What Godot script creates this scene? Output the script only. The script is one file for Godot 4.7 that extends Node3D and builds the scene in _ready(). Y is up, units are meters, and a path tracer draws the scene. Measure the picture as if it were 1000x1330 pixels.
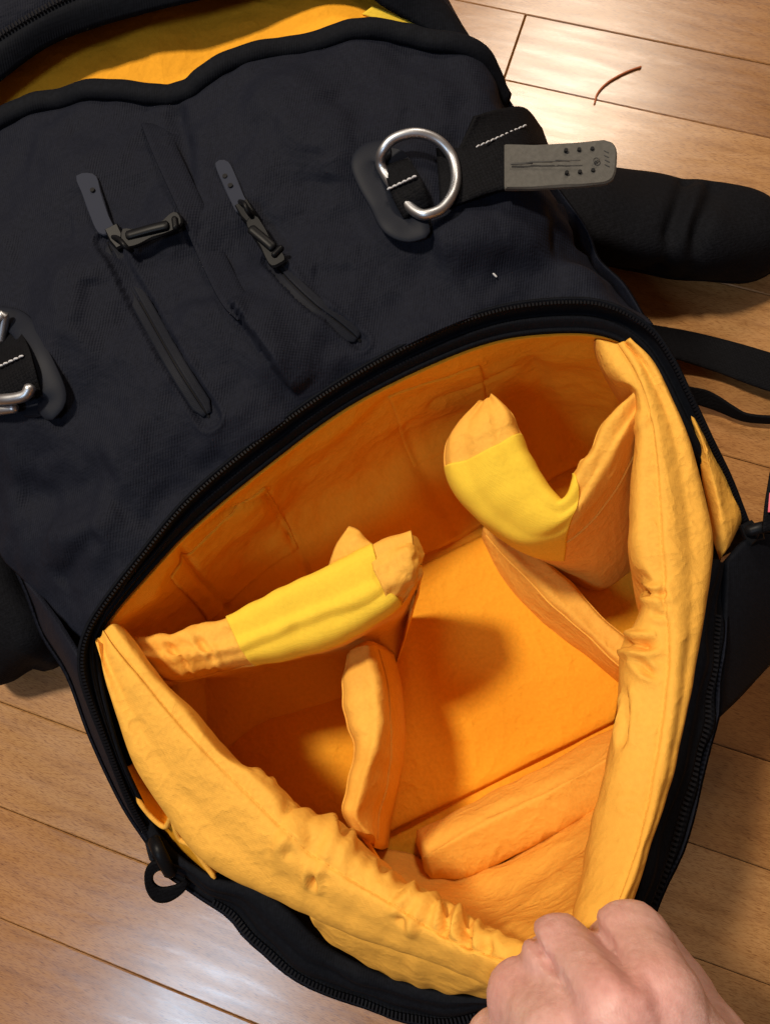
extends Node3D

# ---- camera numbers, measured from the floor boards ----
const EYE_H := 0.50
const PITCH := 0.2269          # leans 13 degrees from straight down
const ROLL := -0.3572
const FOCAL := 1000.0
const BOARD_TURN := 0.6664
var cam_x: Vector3
var cam_y: Vector3
var cam_f: Vector3
var eye := Vector3(0, EYE_H, 0)
var names := {}
var M := {}
var rng := RandomNumberGenerator.new()
var wrinkle := FastNoiseLite.new()
var swell := FastNoiseLite.new()

# ------------------------------------------------------------ points and curves
func P(x: float, y: float, h: float) -> Vector3:      # the point at height h seen at that place of the photograph
	var d := cam_f + cam_x * ((x - 500.0) / FOCAL) + cam_y * ((665.0 - y) / FOCAL)
	return eye + d * ((h - EYE_H) / d.y)

func pts(a: Array) -> PackedVector3Array:
	var o := PackedVector3Array()
	for p in a:
		o.append(P(p[0], p[1], p[2]))
	return o

func flat(a: Array, h: float) -> PackedVector3Array:
	var o := PackedVector3Array()
	for p in a:
		o.append(P(p[0], p[1], h))
	return o

func cr(a: Vector3, b: Vector3, c: Vector3, d: Vector3, t: float) -> Vector3:
	var t2 := t * t
	var t3 := t2 * t
	return 0.5 * ((2.0 * b) + (c - a) * t + (2.0 * a - 5.0 * b + 4.0 * c - d) * t2 + (3.0 * b - a - 3.0 * c + d) * t3)

func dense(p: PackedVector3Array, sub: int, closed := false) -> PackedVector3Array:
	var o := PackedVector3Array()
	var n := p.size()
	if n == 2 and not closed:
		for k in sub + 1:
			o.append(p[0].lerp(p[1], float(k) / sub))
		return o
	var segs := n if closed else n - 1
	for i in segs:
		var a: Vector3
		var b := p[i]
		var c := p[(i + 1) % n]
		var d: Vector3
		if closed:
			a = p[(i - 1 + n) % n]
			d = p[(i + 2) % n]
		else:
			a = p[i - 1] if i > 0 else b * 2.0 - c
			d = p[i + 2] if i + 2 < n else c * 2.0 - b
		for k in sub:
			o.append(cr(a, b, c, d, float(k) / sub))
	o.append(p[0] if closed else p[n - 1])
	return o

func resample(q: PackedVector3Array, n: int) -> PackedVector3Array:   # n points evenly along a polyline
	var L := PackedFloat32Array([0.0])
	for i in range(1, q.size()):
		L.append(L[i - 1] + q[i].distance_to(q[i - 1]))
	var o := PackedVector3Array()
	var total := L[L.size() - 1]
	var j := 0
	for i in n:
		var want := total * i / (n - 1)
		while j < q.size() - 2 and L[j + 1] < want:
			j += 1
		var seg := L[j + 1] - L[j]
		o.append(q[j].lerp(q[j + 1], 0.0 if seg < 1e-9 else clampf((want - L[j]) / seg, 0.0, 1.0)))
	return o

func curve(p: PackedVector3Array, n: int, closed := false) -> PackedVector3Array:
	return resample(dense(p, 10, closed), n)

func loft(curves: Array, n: int, m: int, closed := false, tight := false) -> Array:
	# curves run along the length; the surface is splined across them. Returns n rows of m points
	var cs := []
	for c in curves:
		cs.append(curve(c, n))
	var g := []
	for i in n:
		var x := PackedVector3Array()
		for c in cs:
			x.append(c[i])
		if closed:
			var sub := int(ceil(float(m) / cs.size()))       # curve k stays at column k * sub
			var r := dense(x, sub, true)
			r.resize(sub * cs.size())
			g.append(r)
		elif tight:
			g.append(resample(x, m))
		else:
			g.append(resample(dense(x, 8), m))
	return g

func grid_normals(g: Array, closed: bool) -> Array:
	var n := g.size()
	var m: int = g[0].size()
	var o := []
	for i in n:
		var r := PackedVector3Array()
		var up: PackedVector3Array = g[mini(i + 1, n - 1)]
		var dn: PackedVector3Array = g[maxi(i - 1, 0)]
		var me: PackedVector3Array = g[i]
		for j in m:
			var a := me[(j + 1) % m] if closed else me[mini(j + 1, m - 1)]
			var b := me[(j - 1 + m) % m] if closed else me[maxi(j - 1, 0)]
			r.append((up[j] - dn[j]).cross(a - b).normalized())
		o.append(r)
	# make them point outward (closed) or at the viewer's side (open)
	var s := 0.0
	for i in n:
		var mid := Vector3.ZERO
		if closed:
			for j in m:
				mid += g[i][j]
			mid /= m
		for j in m:
			s += o[i][j].dot(g[i][j] - mid) if closed else o[i][j].dot(eye - g[i][j])
	if s < 0.0:
		for i in n:
			for j in m:
				o[i][j] = -o[i][j]
	return o

func displace(g: Array, closed: bool, f: Callable) -> Array:
	var nn := grid_normals(g, closed)
	var n := g.size()
	var m: int = g[0].size()
	var o := []
	for i in n:
		var r := PackedVector3Array()
		for j in m:
			var p: Vector3 = g[i][j]
			r.append(p + nn[i][j] * float(f.call(float(i) / (n - 1), float(j) / (m if closed else m - 1), p)))
		o.append(r)
	return o

# ------------------------------------------------------------ meshes
func emit(v: PackedVector3Array, t: PackedInt32Array, uv := PackedVector2Array(), smooth := true, col := PackedColorArray()) -> ArrayMesh:
	var vol := 0.0
	for k in range(0, t.size(), 3):
		vol += v[t[k]].dot(v[t[k + 1]].cross(v[t[k + 2]]))
	var arr := []
	arr.resize(Mesh.ARRAY_MAX)
	if smooth:
		var nn := PackedVector3Array()
		nn.resize(v.size())
		for k in range(0, t.size(), 3):
			if vol < 0.0:
				var x := t[k + 1]
				t[k + 1] = t[k + 2]
				t[k + 2] = x
			var c := (v[t[k + 1]] - v[t[k]]).cross(v[t[k + 2]] - v[t[k]])
			nn[t[k]] += c
			nn[t[k + 1]] += c
			nn[t[k + 2]] += c
			var y := t[k + 1]          # front faces run clockwise
			t[k + 1] = t[k + 2]
			t[k + 2] = y
		for k in nn.size():
			nn[k] = nn[k].normalized() if nn[k].length_squared() > 0.0 else Vector3.UP
		arr[Mesh.ARRAY_VERTEX] = v
		arr[Mesh.ARRAY_NORMAL] = nn
		arr[Mesh.ARRAY_INDEX] = t
		if uv.size() == v.size():
			arr[Mesh.ARRAY_TEX_UV] = uv
		if col.size() == v.size():
			arr[Mesh.ARRAY_COLOR] = col
	else:
		var fv := PackedVector3Array()
		var fn := PackedVector3Array()
		var fu := PackedVector2Array()
		var fc := PackedColorArray()
		for k in range(0, t.size(), 3):
			var ids := [t[k], t[k + 1], t[k + 2]] if vol >= 0.0 else [t[k], t[k + 2], t[k + 1]]
			var c: Vector3 = (v[ids[1]] - v[ids[0]]).cross(v[ids[2]] - v[ids[0]]).normalized()
			for q in [0, 2, 1]:
				fv.append(v[ids[q]])
				fn.append(c)
				fu.append(uv[ids[q]] if uv.size() == v.size() else Vector2.ZERO)
				if col.size() == v.size():
					fc.append(col[ids[q]])
		arr[Mesh.ARRAY_VERTEX] = fv
		arr[Mesh.ARRAY_NORMAL] = fn
		arr[Mesh.ARRAY_TEX_UV] = fu
		if fc.size() == fv.size():
			arr[Mesh.ARRAY_COLOR] = fc
	var am := ArrayMesh.new()
	am.add_surface_from_arrays(Mesh.PRIMITIVE_TRIANGLES, arr)
	return am

func sheet(g: Array, thick: float) -> ArrayMesh:      # cloth of real thickness from a grid
	var n := g.size()
	var m: int = g[0].size()
	var nn := grid_normals(g, false)
	var v := PackedVector3Array()
	var uv := PackedVector2Array()
	for side in 2:
		for i in n:
			for j in m:
				v.append(g[i][j] - nn[i][j] * (thick * side))
				uv.append(Vector2(float(i) / (n - 1), float(j) / (m - 1)))
	var t := PackedInt32Array()
	var o := n * m
	for i in n - 1:
		for j in m - 1:
			var a := i * m + j
			t.append_array([a, a + m, a + 1, a + 1, a + m, a + m + 1])
			t.append_array([o + a, o + a + 1, o + a + m, o + a + 1, o + a + m + 1, o + a + m])
	for i in n - 1:
		var a := i * m
		var b := i * m + m - 1
		t.append_array([a, o + a, a + m, a + m, o + a, o + a + m])
		t.append_array([b, b + m, o + b, b + m, o + b + m, o + b])
	for j in m - 1:
		var a := j
		var b := (n - 1) * m + j
		t.append_array([a, a + 1, o + a, a + 1, o + a + 1, o + a])
		t.append_array([b, o + b, b + 1, b + 1, o + b, o + b + 1])
	return emit(v, t, uv)

func body(g: Array, bulge := 0.002) -> ArrayMesh:     # closed padded shape from rows of closed loops
	var n := g.size()
	var m: int = g[0].size()
	var v := PackedVector3Array()
	var uv := PackedVector2Array()
	for i in n:
		for j in m:
			v.append(g[i][j])
			uv.append(Vector2(float(i) / (n - 1), float(j) / m))
	var t := PackedInt32Array()
	for i in n - 1:
		for j in m:
			var a := i * m + j
			var b := i * m + (j + 1) % m
			t.append_array([a, a + m, b, b, a + m, b + m])
	for e in 2:
		var r: PackedVector3Array = g[0] if e == 0 else g[n - 1]
		var r2: PackedVector3Array = g[1] if e == 0 else g[n - 2]
		var c := Vector3.ZERO
		var c2 := Vector3.ZERO
		for j in m:
			c += r[j]
			c2 += r2[j]
		c /= m
		c2 /= m
		var out := (c - c2).normalized() * bulge
		# one ring half way in, so that the end is rounded
		var base := v.size()
		for j in m:
			v.append(c + (r[j] - c) * 0.62 + out * 0.8)
			uv.append(Vector2(e, 0.5))
		v.append(c + out)
		uv.append(Vector2(e, 0.5))
		var first := 0 if e == 0 else (n - 1) * m
		for j in m:
			var k := (j + 1) % m
			if e == 0:
				t.append_array([first + j, first + k, base + j, first + k, base + k, base + j])
				t.append_array([base + j, base + k, base + m])
			else:
				t.append_array([first + j, base + j, first + k, first + k, base + j, base + k])
				t.append_array([base + j, base + m, base + k])
	return emit(v, t, uv)

func tube_grid(path: PackedVector3Array, radius, sides := 10, squash := 1.0, closed := false) -> Array:
	var n := path.size()
	var g := []
	var side := Vector3.UP
	for i in n:
		var d := (path[mini(i + 1, n - 1)] - path[maxi(i - 1, 0)]).normalized()
		if closed:
			d = (path[(i + 1) % n] - path[(i - 1 + n) % n]).normalized()
		var w := d.cross(side)
		if w.length() < 0.05:
			w = d.cross(Vector3.RIGHT)
		w = w.normalized()
		var u := w.cross(d).normalized()
		var r: float = radius if radius is float else radius[i]
		var row := PackedVector3Array()
		for k in sides:
			var a := TAU * k / sides
			row.append(path[i] + w * (cos(a) * r) + u * (sin(a) * r * squash))
		g.append(row)
	return g

func tube(path: PackedVector3Array, radius, sides := 10, squash := 1.0) -> ArrayMesh:
	return body(tube_grid(path, radius, sides, squash), 0.0006)

func ring(path: PackedVector3Array, radius: float, sides := 10) -> ArrayMesh:   # closed tube; the path does not repeat its first point
	var g := tube_grid(path, radius, sides, 1.0, true)
	var n := g.size()
	var v := PackedVector3Array()
	var t := PackedInt32Array()
	for i in n:
		v.append_array(g[i])
		for j in sides:
			var a := i * sides + j
			var b := i * sides + (j + 1) % sides
			var a2 := ((i + 1) % n) * sides + j
			var b2 := ((i + 1) % n) * sides + (j + 1) % sides
			t.append_array([a, a2, b, b, a2, b2])
	return emit(v, t)

func slab(outline: PackedVector3Array, thick: float, bevel := 0.0006, up := Vector3.ZERO) -> ArrayMesh:
	# a flat plate of that outline (its top face), with a small chamfer
	var n := outline.size()
	var c := Vector3.ZERO
	for p in outline:
		c += p
	c /= n
	if up == Vector3.ZERO:
		for k in n:
			up += (outline[k] - c).cross(outline[(k + 1) % n] - c)
		up = up.normalized()
		if up.dot(eye - c) < 0.0:
			up = -up
	var nw := Vector3.ZERO
	for k in n:
		nw += (outline[k] - c).cross(outline[(k + 1) % n] - c)
	nw = nw.normalized()
	for k in n:
		outline[k] -= nw * (outline[k] - c).dot(nw)
	var v := PackedVector3Array()
	var layers := [[1.0, 0.0], [0.0, -bevel], [0.0, -thick + bevel], [1.0, -thick]]
	for l in layers:
		for p in outline:
			v.append(p - (p - c).normalized() * (bevel * l[0]) + up * l[1])
	v.append(c)
	v.append(c - up * thick)
	var t := PackedInt32Array()
	for l in 3:
		for k in n:
			var a := l * n + k
			var b := l * n + (k + 1) % n
			t.append_array([a, a + n, b, b, a + n, b + n])
	for k in n:
		t.append_array([k, (k + 1) % n, 4 * n])
		t.append_array([3 * n + k, 4 * n + 1, 3 * n + (k + 1) % n])
	return emit(v, t, PackedVector2Array(), false)

func bar_into(v: PackedVector3Array, t: PackedInt32Array, at: Vector3, x: Vector3, y: Vector3, z: Vector3) -> void:
	var b := v.size()
	for s in [[-1, -1, -1], [1, -1, -1], [1, 1, -1], [-1, 1, -1], [-1, -1, 1], [1, -1, 1], [1, 1, 1], [-1, 1, 1]]:
		v.append(at + x * s[0] + y * s[1] + z * s[2])
	var q := [0, 2, 1, 0, 3, 2, 4, 5, 6, 4, 6, 7, 0, 1, 5, 0, 5, 4, 2, 3, 7, 2, 7, 6, 1, 2, 6, 1, 6, 5, 0, 4, 7, 0, 7, 3]
	if x.cross(y).dot(z) < 0.0:
		for k in range(0, 36, 3):
			t.append_array([b + q[k], b + q[k + 2], b + q[k + 1]])
	else:
		for k in q:
			t.append(b + k)

func teeth(path: PackedVector3Array, up: Array, pitch: float, size: Vector3) -> ArrayMesh:   # small bars across a line, all one mesh
	var L := 0.0
	for i in path.size() - 1:
		L += path[i].distance_to(path[i + 1])
	var n := int(L / pitch)
	var q := resample(path, n)
	var v := PackedVector3Array()
	var t := PackedInt32Array()
	for i in n:
		var d := (q[mini(i + 1, n - 1)] - q[maxi(i - 1, 0)]).normalized()
		var u: Vector3 = up[clampi(int(float(i) / n * up.size()), 0, up.size() - 1)]
		var w := d.cross(u).normalized()
		u = w.cross(d).normalized()
		bar_into(v, t, q[i] + u * size.y * 0.5, d * size.x * 0.5, u * size.y * 0.5, w * size.z * 0.5)
	return emit(v, t, PackedVector2Array(), false)

# ------------------------------------------------------------ nodes
func numbered(called: String) -> String:
	names[called] = names.get(called, -1) + 1
	return called if names[called] == 0 else "%s_%03d" % [called, names[called]]

func obj(called: String, mesh: Mesh, m: Material, parent: Node3D = null, label := "") -> MeshInstance3D:
	var o := MeshInstance3D.new()
	o.mesh = mesh
	o.material_override = m
	if parent == null:
		o.name = numbered(called)
		add_child(o, true)
	else:
		var k := 0
		var nm := called
		while parent.has_node(nm):
			k += 1
			nm = "%s_%03d" % [called, k]
		o.name = nm
		parent.add_child(o, true)
	if label:
		o.set_meta("label", label)
	return o

func tag(o: Node3D, label: String, category: String, group := "") -> Node3D:
	o.set_meta("label", label)
	o.set_meta("category", category)
	if group:
		o.set_meta("group", group)
	return o

func thing(called: String, label: String, category: String, group := "") -> Node3D:
	var o := Node3D.new()
	o.name = numbered(called)
	add_child(o, true)
	return tag(o, label, category, group)

func stuff(o: Node3D) -> Node3D:
	o.set_meta("kind", "stuff")
	return o

# ------------------------------------------------------------ materials
func lin(r: float, g: float, b: float) -> Color:
	return Color(r, g, b).linear_to_srgb()

func noise_tex(seed_: int, freq: float, a: Color, b: Color, size := 512, oct := 4, sx := 1.0) -> NoiseTexture2D:
	var n := FastNoiseLite.new()
	n.seed = seed_
	n.frequency = freq
	n.fractal_octaves = oct
	var t := NoiseTexture2D.new()
	t.width = size
	t.height = size
	t.seamless = true
	t.noise = n
	var gr := Gradient.new()
	gr.set_color(0, a)
	gr.set_color(1, b)
	t.color_ramp = gr
	return t

const TILE := 0.15
func weave_normal(kind: String, threads: float) -> ImageTexture:      # threads of a plain weave, or the rib of a twill, over a 15 cm tile
	var s := 1024
	var bytes := PackedByteArray()
	bytes.resize(s * s)
	var r := RandomNumberGenerator.new()
	r.seed = 5
	var k := threads / s
	for y in s:
		var w := y * k
		var sw := absf(sin(PI * w))
		for x in s:
			var u := x * k
			var hh := 0.0
			if kind == "plain":
				hh = sw if (int(u) + int(w)) % 2 == 0 else absf(sin(PI * u))
			else:
				hh = 0.4 + 0.4 * sin(TAU * (u + w * 0.5)) + 0.2 * sw
			bytes[y * s + x] = int(clampf(hh * 0.75 + r.randf() * 0.25, 0.0, 1.0) * 255.0)
	var im := Image.create_from_data(s, s, false, Image.FORMAT_L8, bytes)
	im.bump_map_to_normal_map(2.0)
	return ImageTexture.create_from_image(im)

func crumple(seed_: int, freq: float) -> NoiseTexture2D:     # soft creases of handled nylon
	var n := FastNoiseLite.new()
	n.seed = seed_
	n.noise_type = FastNoiseLite.TYPE_SIMPLEX_SMOOTH
	n.fractal_type = FastNoiseLite.FRACTAL_RIDGED
	n.frequency = freq
	n.fractal_octaves = 3
	n.domain_warp_enabled = true
	n.domain_warp_amplitude = 40.0
	n.domain_warp_frequency = 0.006
	var t := NoiseTexture2D.new()
	t.width = 1024
	t.height = 1024
	t.seamless = true
	t.noise = n
	return t

func cloth(name_: String, c: Color, var_amt: float, rough: float, weave: Texture2D, relief: float, nscale: float, sheen: float) -> StandardMaterial3D:
	var m := StandardMaterial3D.new()
	m.resource_name = name_
	m.albedo_color = c
	m.albedo_texture = noise_tex(hash(name_) % 1000, 0.05, Color(1 - var_amt, 1 - var_amt, 1 - var_amt), Color(1, 1, 1), 1024, 6)
	m.roughness = rough
	m.uv1_triplanar = true
	m.uv1_world_triplanar = true
	m.uv1_scale = Vector3.ONE / TILE
	if relief > 0.0:
		m.heightmap_enabled = true
		m.heightmap_texture = M.crumple
		m.heightmap_scale = relief
	m.normal_enabled = true
	m.normal_texture = weave
	m.normal_scale = nscale
	m.metallic_specular = 0.2
	if sheen > 0.0:
		m.rim_enabled = true
		m.rim = sheen
		m.rim_tint = 0.6
	return m

func plain_mat(name_: String, c: Color, rough: float, metal := 0.0) -> StandardMaterial3D:
	var m := StandardMaterial3D.new()
	m.resource_name = name_
	m.albedo_color = c
	m.roughness = rough
	m.metallic = metal
	return m

func make_materials() -> void:
	var plain := weave_normal("plain", 200.0)
	var twill := weave_normal("twill", 110.0)
	var coarse := weave_normal("plain", 90.0)
	M.crumple = crumple(31, 0.006)
	M.nylon = cloth("black_nylon", lin(0.0108, 0.0126, 0.0215), 0.18, 0.66, twill, 0.06, 1.0, 0.0)
	M.tape = cloth("zip_tape", lin(0.0072, 0.0086, 0.0130), 0.3, 0.75, twill, 0.0, 0.5, 0.0)
	M.pad = cloth("strap_pad", lin(0.0085, 0.0092, 0.0125), 0.4, 0.8, coarse, 0.05, 0.8, 0.0)
	M.webbing = cloth("webbing", lin(0.0058, 0.0060, 0.0080), 0.3, 0.7, coarse, 0.0, 1.0, 0.0)
	M.lining = cloth("orange_lining", lin(0.95, 0.415, 0.026), 0.06, 0.75, plain, 0.08, 0.3, 0.0)
	M.rim = cloth("yellow_lining", lin(0.92, 0.470, 0.074), 0.07, 0.66, plain, 0.12, 0.3, 0.0)
	M.velcro = cloth("loop_velcro", lin(0.92, 0.615, 0.055), 0.05, 0.92, plain, 0.03, 0.4, 0.0)
	M.thread_o = plain_mat("orange_thread", lin(0.72, 0.33, 0.030), 0.8)
	M.thread_w = plain_mat("white_thread", lin(0.55, 0.55, 0.57), 0.6)
	M.coil = plain_mat("zip_coil", lin(0.005, 0.005, 0.007), 0.6)
	M.coil.metallic_specular = 0.22
	M.slider = plain_mat("black_slider", lin(0.005, 0.0055, 0.007), 0.42)
	M.slider.metallic_specular = 0.25
	M.rubber = plain_mat("moulded_rubber", lin(0.009, 0.011, 0.018), 0.55)
	M.rubber.metallic_specular = 0.25
	M.laminate = cloth("zip_laminate", lin(0.0085, 0.0100, 0.0160), 0.1, 0.55, plain, 0.0, 0.2, 0.0)
	M.dark = plain_mat("dark_hole", lin(0.004, 0.004, 0.005), 0.9)
	M.steel = plain_mat("steel_wire", lin(0.50, 0.52, 0.56), 0.42, 1.0)
	M.leather = cloth("grey_leather", lin(0.115, 0.110, 0.100), 0.12, 0.55, plain, 0.04, 0.3, 0.0)
	M.print = plain_mat("dark_print", lin(0.035, 0.034, 0.033), 0.6)
	M.garage = plain_mat("grey_tab", lin(0.030, 0.034, 0.050), 0.7)
	M.garage.metallic_specular = 0.2
	M.pink = plain_mat("pink_tab", lin(0.70, 0.12, 0.18), 0.6)
	M.fibre = plain_mat("rust_fibre", lin(0.36, 0.10, 0.03), 0.7)
	M.lint = plain_mat("pale_lint", lin(0.6, 0.6, 0.62), 0.8)
	# skin
	var s := StandardMaterial3D.new()
	s.resource_name = "skin"
	s.albedo_color = Color.WHITE
	s.vertex_color_use_as_albedo = true
	s.roughness = 0.48
	s.subsurf_scatter_enabled = true
	s.subsurf_scatter_strength = 0.15
	s.albedo_texture = noise_tex(77, 0.03, Color(0.90, 0.86, 0.85), Color(1, 1, 1), 512, 5)
	s.uv1_triplanar = true
	s.uv1_world_triplanar = true
	s.uv1_scale = Vector3.ONE * 18.0
	s.normal_enabled = true
	var sn := noise_tex(78, 0.09, Color.BLACK, Color.WHITE, 512, 3)
	sn.color_ramp = null
	sn.as_normal_map = true
	sn.bump_strength = 3.0
	s.normal_texture = sn
	s.normal_scale = 0.35
	M.skin = s
	# wood: four tones that share their grain pictures
	var grain := noise_tex(11, 0.012, Color(0.86, 0.82, 0.78), Color(1, 1, 1), 1024, 5)
	var pores := noise_tex(12, 0.05, Color(0.86, 0.80, 0.74), Color(1, 1, 1), 1024, 3)
	grain.color_ramp.add_point(0.42, Color(0.97, 0.95, 0.93))
	pores.color_ramp.set_color(0, Color(0.50, 0.40, 0.32))
	pores.color_ramp.add_point(0.34, Color(0.90, 0.86, 0.82))
	pores.color_ramp.add_point(0.44, Color(1, 1, 1))
	var wav := noise_tex(13, 0.015, Color.BLACK, Color.WHITE, 512, 4)
	wav.color_ramp = null
	wav.as_normal_map = true
	wav.bump_strength = 4.0
	var scuff := noise_tex(14, 0.02, Color(0.55, 0.55, 0.55), Color(1, 1, 1), 512, 5)
	var tones := [lin(0.41, 0.205, 0.070), lin(0.355, 0.172, 0.056), lin(0.44, 0.232, 0.086), lin(0.32, 0.152, 0.048)]
	for k in 4:
		var w := StandardMaterial3D.new()
		w.resource_name = "oak_board"
		w.albedo_color = tones[k]
		w.albedo_texture = grain
		w.detail_enabled = true
		w.detail_blend_mode = BaseMaterial3D.BLEND_MODE_MUL
		w.detail_albedo = pores
		w.detail_uv_layer = BaseMaterial3D.DETAIL_UV_2
		w.roughness = 0.40
		w.metallic_specular = 0.5
		w.clearcoat_enabled = true
		w.clearcoat = 1.0
		w.clearcoat_roughness = 0.24
		w.roughness_texture = scuff
		w.normal_enabled = true
		w.normal_texture = wav
		w.normal_scale = 0.12
		M["wood%d" % k] = w
	M.gap = plain_mat("board_joint", lin(0.025, 0.015, 0.009), 0.9)

# ------------------------------------------------------------ floor
func board_mesh(w: float, l: float, off: Vector2) -> ArrayMesh:
	var b := 0.0007
	var v := PackedVector3Array()
	var uv := PackedVector2Array()
	var uv2 := PackedVector2Array()
	var nn := PackedVector3Array()
	var x := w / 2 - 0.00022
	var z := l / 2 - 0.0003
	var rows := [[x - b, z - b, 0.0], [x, z, -b * 0.7], [x, z, -0.008]]
	var quad := func(a: Vector3, c: Vector3, d: Vector3, e: Vector3):
		var nrm := (c - a).cross(e - a).normalized()
		if nrm.dot((a + d) * 0.5 - Vector3(0, -0.02, 0)) < 0.0:
			nrm = -nrm
			var q := c
			c = e
			e = q
		for p in [a, d, c, a, e, d]:
			v.append(p)
			nn.append(nrm)
			uv.append(Vector2(p.z * 1.1, p.x * 9.0) + off)
			uv2.append(Vector2(p.z * 3.0, p.x * 42.0) + off * 1.7)
	var cs := [[-1, -1], [1, -1], [1, 1], [-1, 1]]
	var r0: Array = rows[0]
	quad.call(Vector3(-r0[0], 0, -r0[1]), Vector3(r0[0], 0, -r0[1]), Vector3(r0[0], 0, r0[1]), Vector3(-r0[0], 0, r0[1]))
	for k in 2:
		var a: Array = rows[k]
		var c: Array = rows[k + 1]
		for e in 4:
			var s: Array = cs[e]
			var s2: Array = cs[(e + 1) % 4]
			quad.call(Vector3(a[0] * s[0], a[2], a[1] * s[1]), Vector3(a[0] * s2[0], a[2], a[1] * s2[1]), Vector3(c[0] * s2[0], c[2], c[1] * s2[1]), Vector3(c[0] * s[0], c[2], c[1] * s[1]))
	var arr := []
	arr.resize(Mesh.ARRAY_MAX)
	arr[Mesh.ARRAY_VERTEX] = v
	arr[Mesh.ARRAY_NORMAL] = nn
	arr[Mesh.ARRAY_TEX_UV] = uv
	arr[Mesh.ARRAY_TEX_UV2] = uv2
	var am := ArrayMesh.new()
	am.add_surface_from_arrays(Mesh.PRIMITIVE_TRIANGLES, arr)
	return am

func build_floor() -> void:
	var fl := Node3D.new()
	fl.name = "floor"
	fl.set_meta("kind", "structure")
	fl.set_meta("label", "glossy strip floor of worn honey coloured oak boards")
	add_child(fl, true)
	var under := BoxMesh.new()
	under.size = Vector3(3.4, 0.02, 3.4)
	var u := obj("underlay", under, M.gap, fl)
	u.position = Vector3(0, -0.0145, 0)
	var w := 0.1194 * EYE_H
	var along := Vector3(cos(BOARD_TURN), 0, sin(BOARD_TURN))        # boards run this way
	var across := Vector3(sin(BOARD_TURN), 0, -cos(BOARD_TURN))
	var turn := atan2(along.x, along.z)
	rng.seed = 41
	for k in range(-9, 20):
		# joint line k lies at q = (0.9823 - k * 0.1194) * EYE_H
		var q := 0.9823 * EYE_H - (k + 0.5) * w
		var s := -1.70 + rng.randf() * 0.15
		if k == 0:
			s = P(668, 62, 0).dot(along) - 3.0 * 0.62
		if k == 12:
			s = P(436, 1318, 0).dot(along) - 2.0 * 0.72
		while s < 1.15:
			var l := 1.13 + rng.randf() * 0.06
			if k == 0:
				l = 0.62
			if k == 12:
				l = 0.72
			var o := obj("plank", board_mesh(w, l, Vector2(rng.randf() * 7.0, rng.randf() * 7.0)), M["wood%d" % (rng.randi() % 4)], fl)
			o.position = across * q + along * (s + l / 2) + Vector3(0, rng.randf_range(-0.0002, 0.0002), 0)
			o.rotation.y = turn
			s += l

# ------------------------------------------------------------ backpack: shared outlines
var ZIP := [[200, 1092, .100], [172, 1045, .115], [140, 965, .135], [112, 890, .150], [108, 850, .156], [118, 815, .160], [140, 780, .163], [180, 728, .165], [250, 645, .167], [350, 562, .168], [450, 493, .169], [560, 434, .169], [650, 402, .168], [740, 392, .166], [795, 400, .164], [842, 428, .160], [868, 462, .155], [893, 512, .148], [918, 565, .138], [945, 622, .122], [968, 682, .106]]
var LIP := [[206, 1085, .098], [185, 1040, .112], [160, 985, .128], [140, 915, .140], [128, 850, .147], [133, 820, .150], [148, 797, .152], [180, 760, .153], [250, 686, .155], [350, 603, .156], [450, 530, .157], [560, 474, .157], [650, 442, .156], [740, 433, .155], [795, 441, .153], [830, 466, .150], [862, 520, .146], [888, 575, .138], [905, 600, .130], [935, 640, .115], [962, 682, .104]]
var panel_grid: Array
var panel_px: PackedVector2Array

func seen_at(p: Vector3) -> Vector2:
	var d := p - eye
	var z := d.dot(cam_f)
	return Vector2(500.0 + d.dot(cam_x) / z * FOCAL, 665.0 - d.dot(cam_y) / z * FOCAL)

func on_panel(x: float, y: float, lift := 0.0) -> Vector3:     # the point of the front panel there
	var best := 1e9
	var bi := 0
	var q := Vector2(x, y)
	for k in panel_px.size():
		var dd := panel_px[k].distance_squared_to(q)
		if dd < best:
			best = dd
			bi = k
	var m: int = panel_grid[0].size()
	var i0 := bi / m
	var j0 := bi % m
	var hs := 0.0
	var ws := 0.0
	for i in range(maxi(i0 - 1, 0), mini(i0 + 2, panel_grid.size())):
		for j in range(maxi(j0 - 1, 0), mini(j0 + 2, m)):
			var wt := 1.0 / (panel_px[i * m + j].distance_squared_to(q) + 1.0)
			hs += panel_grid[i][j].y * wt
			ws += wt
	return P(x, y, hs / ws + lift)

func panel_line(a: Array, lift := 0.0) -> PackedVector3Array:
	var o := PackedVector3Array()
	for p in a:
		o.append(on_panel(p[0], p[1], lift))
	return o

func on_grid(g: Array, x: float, y: float) -> Vector3:      # the point of a surface seen there
	var best := 1e9
	var o := Vector3.ZERO
	var q := Vector2(x, y)
	for r in g:
		for p in r:
			var d := seen_at(p).distance_squared_to(q)
			if d < best:
				best = d
				o = p
	return o

func open_patch(g: Array, i0: int, i1: int, j0: int, j1: int, lift: float, thick: float) -> ArrayMesh:
	var nn := grid_normals(g, false)
	var o := []
	for i in range(i0, i1 + 1):
		var r := PackedVector3Array()
		for j in range(j0, j1 + 1):
			r.append(g[i][j] + nn[i][j] * lift)
		o.append(r)
	return sheet(o, thick)

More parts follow.
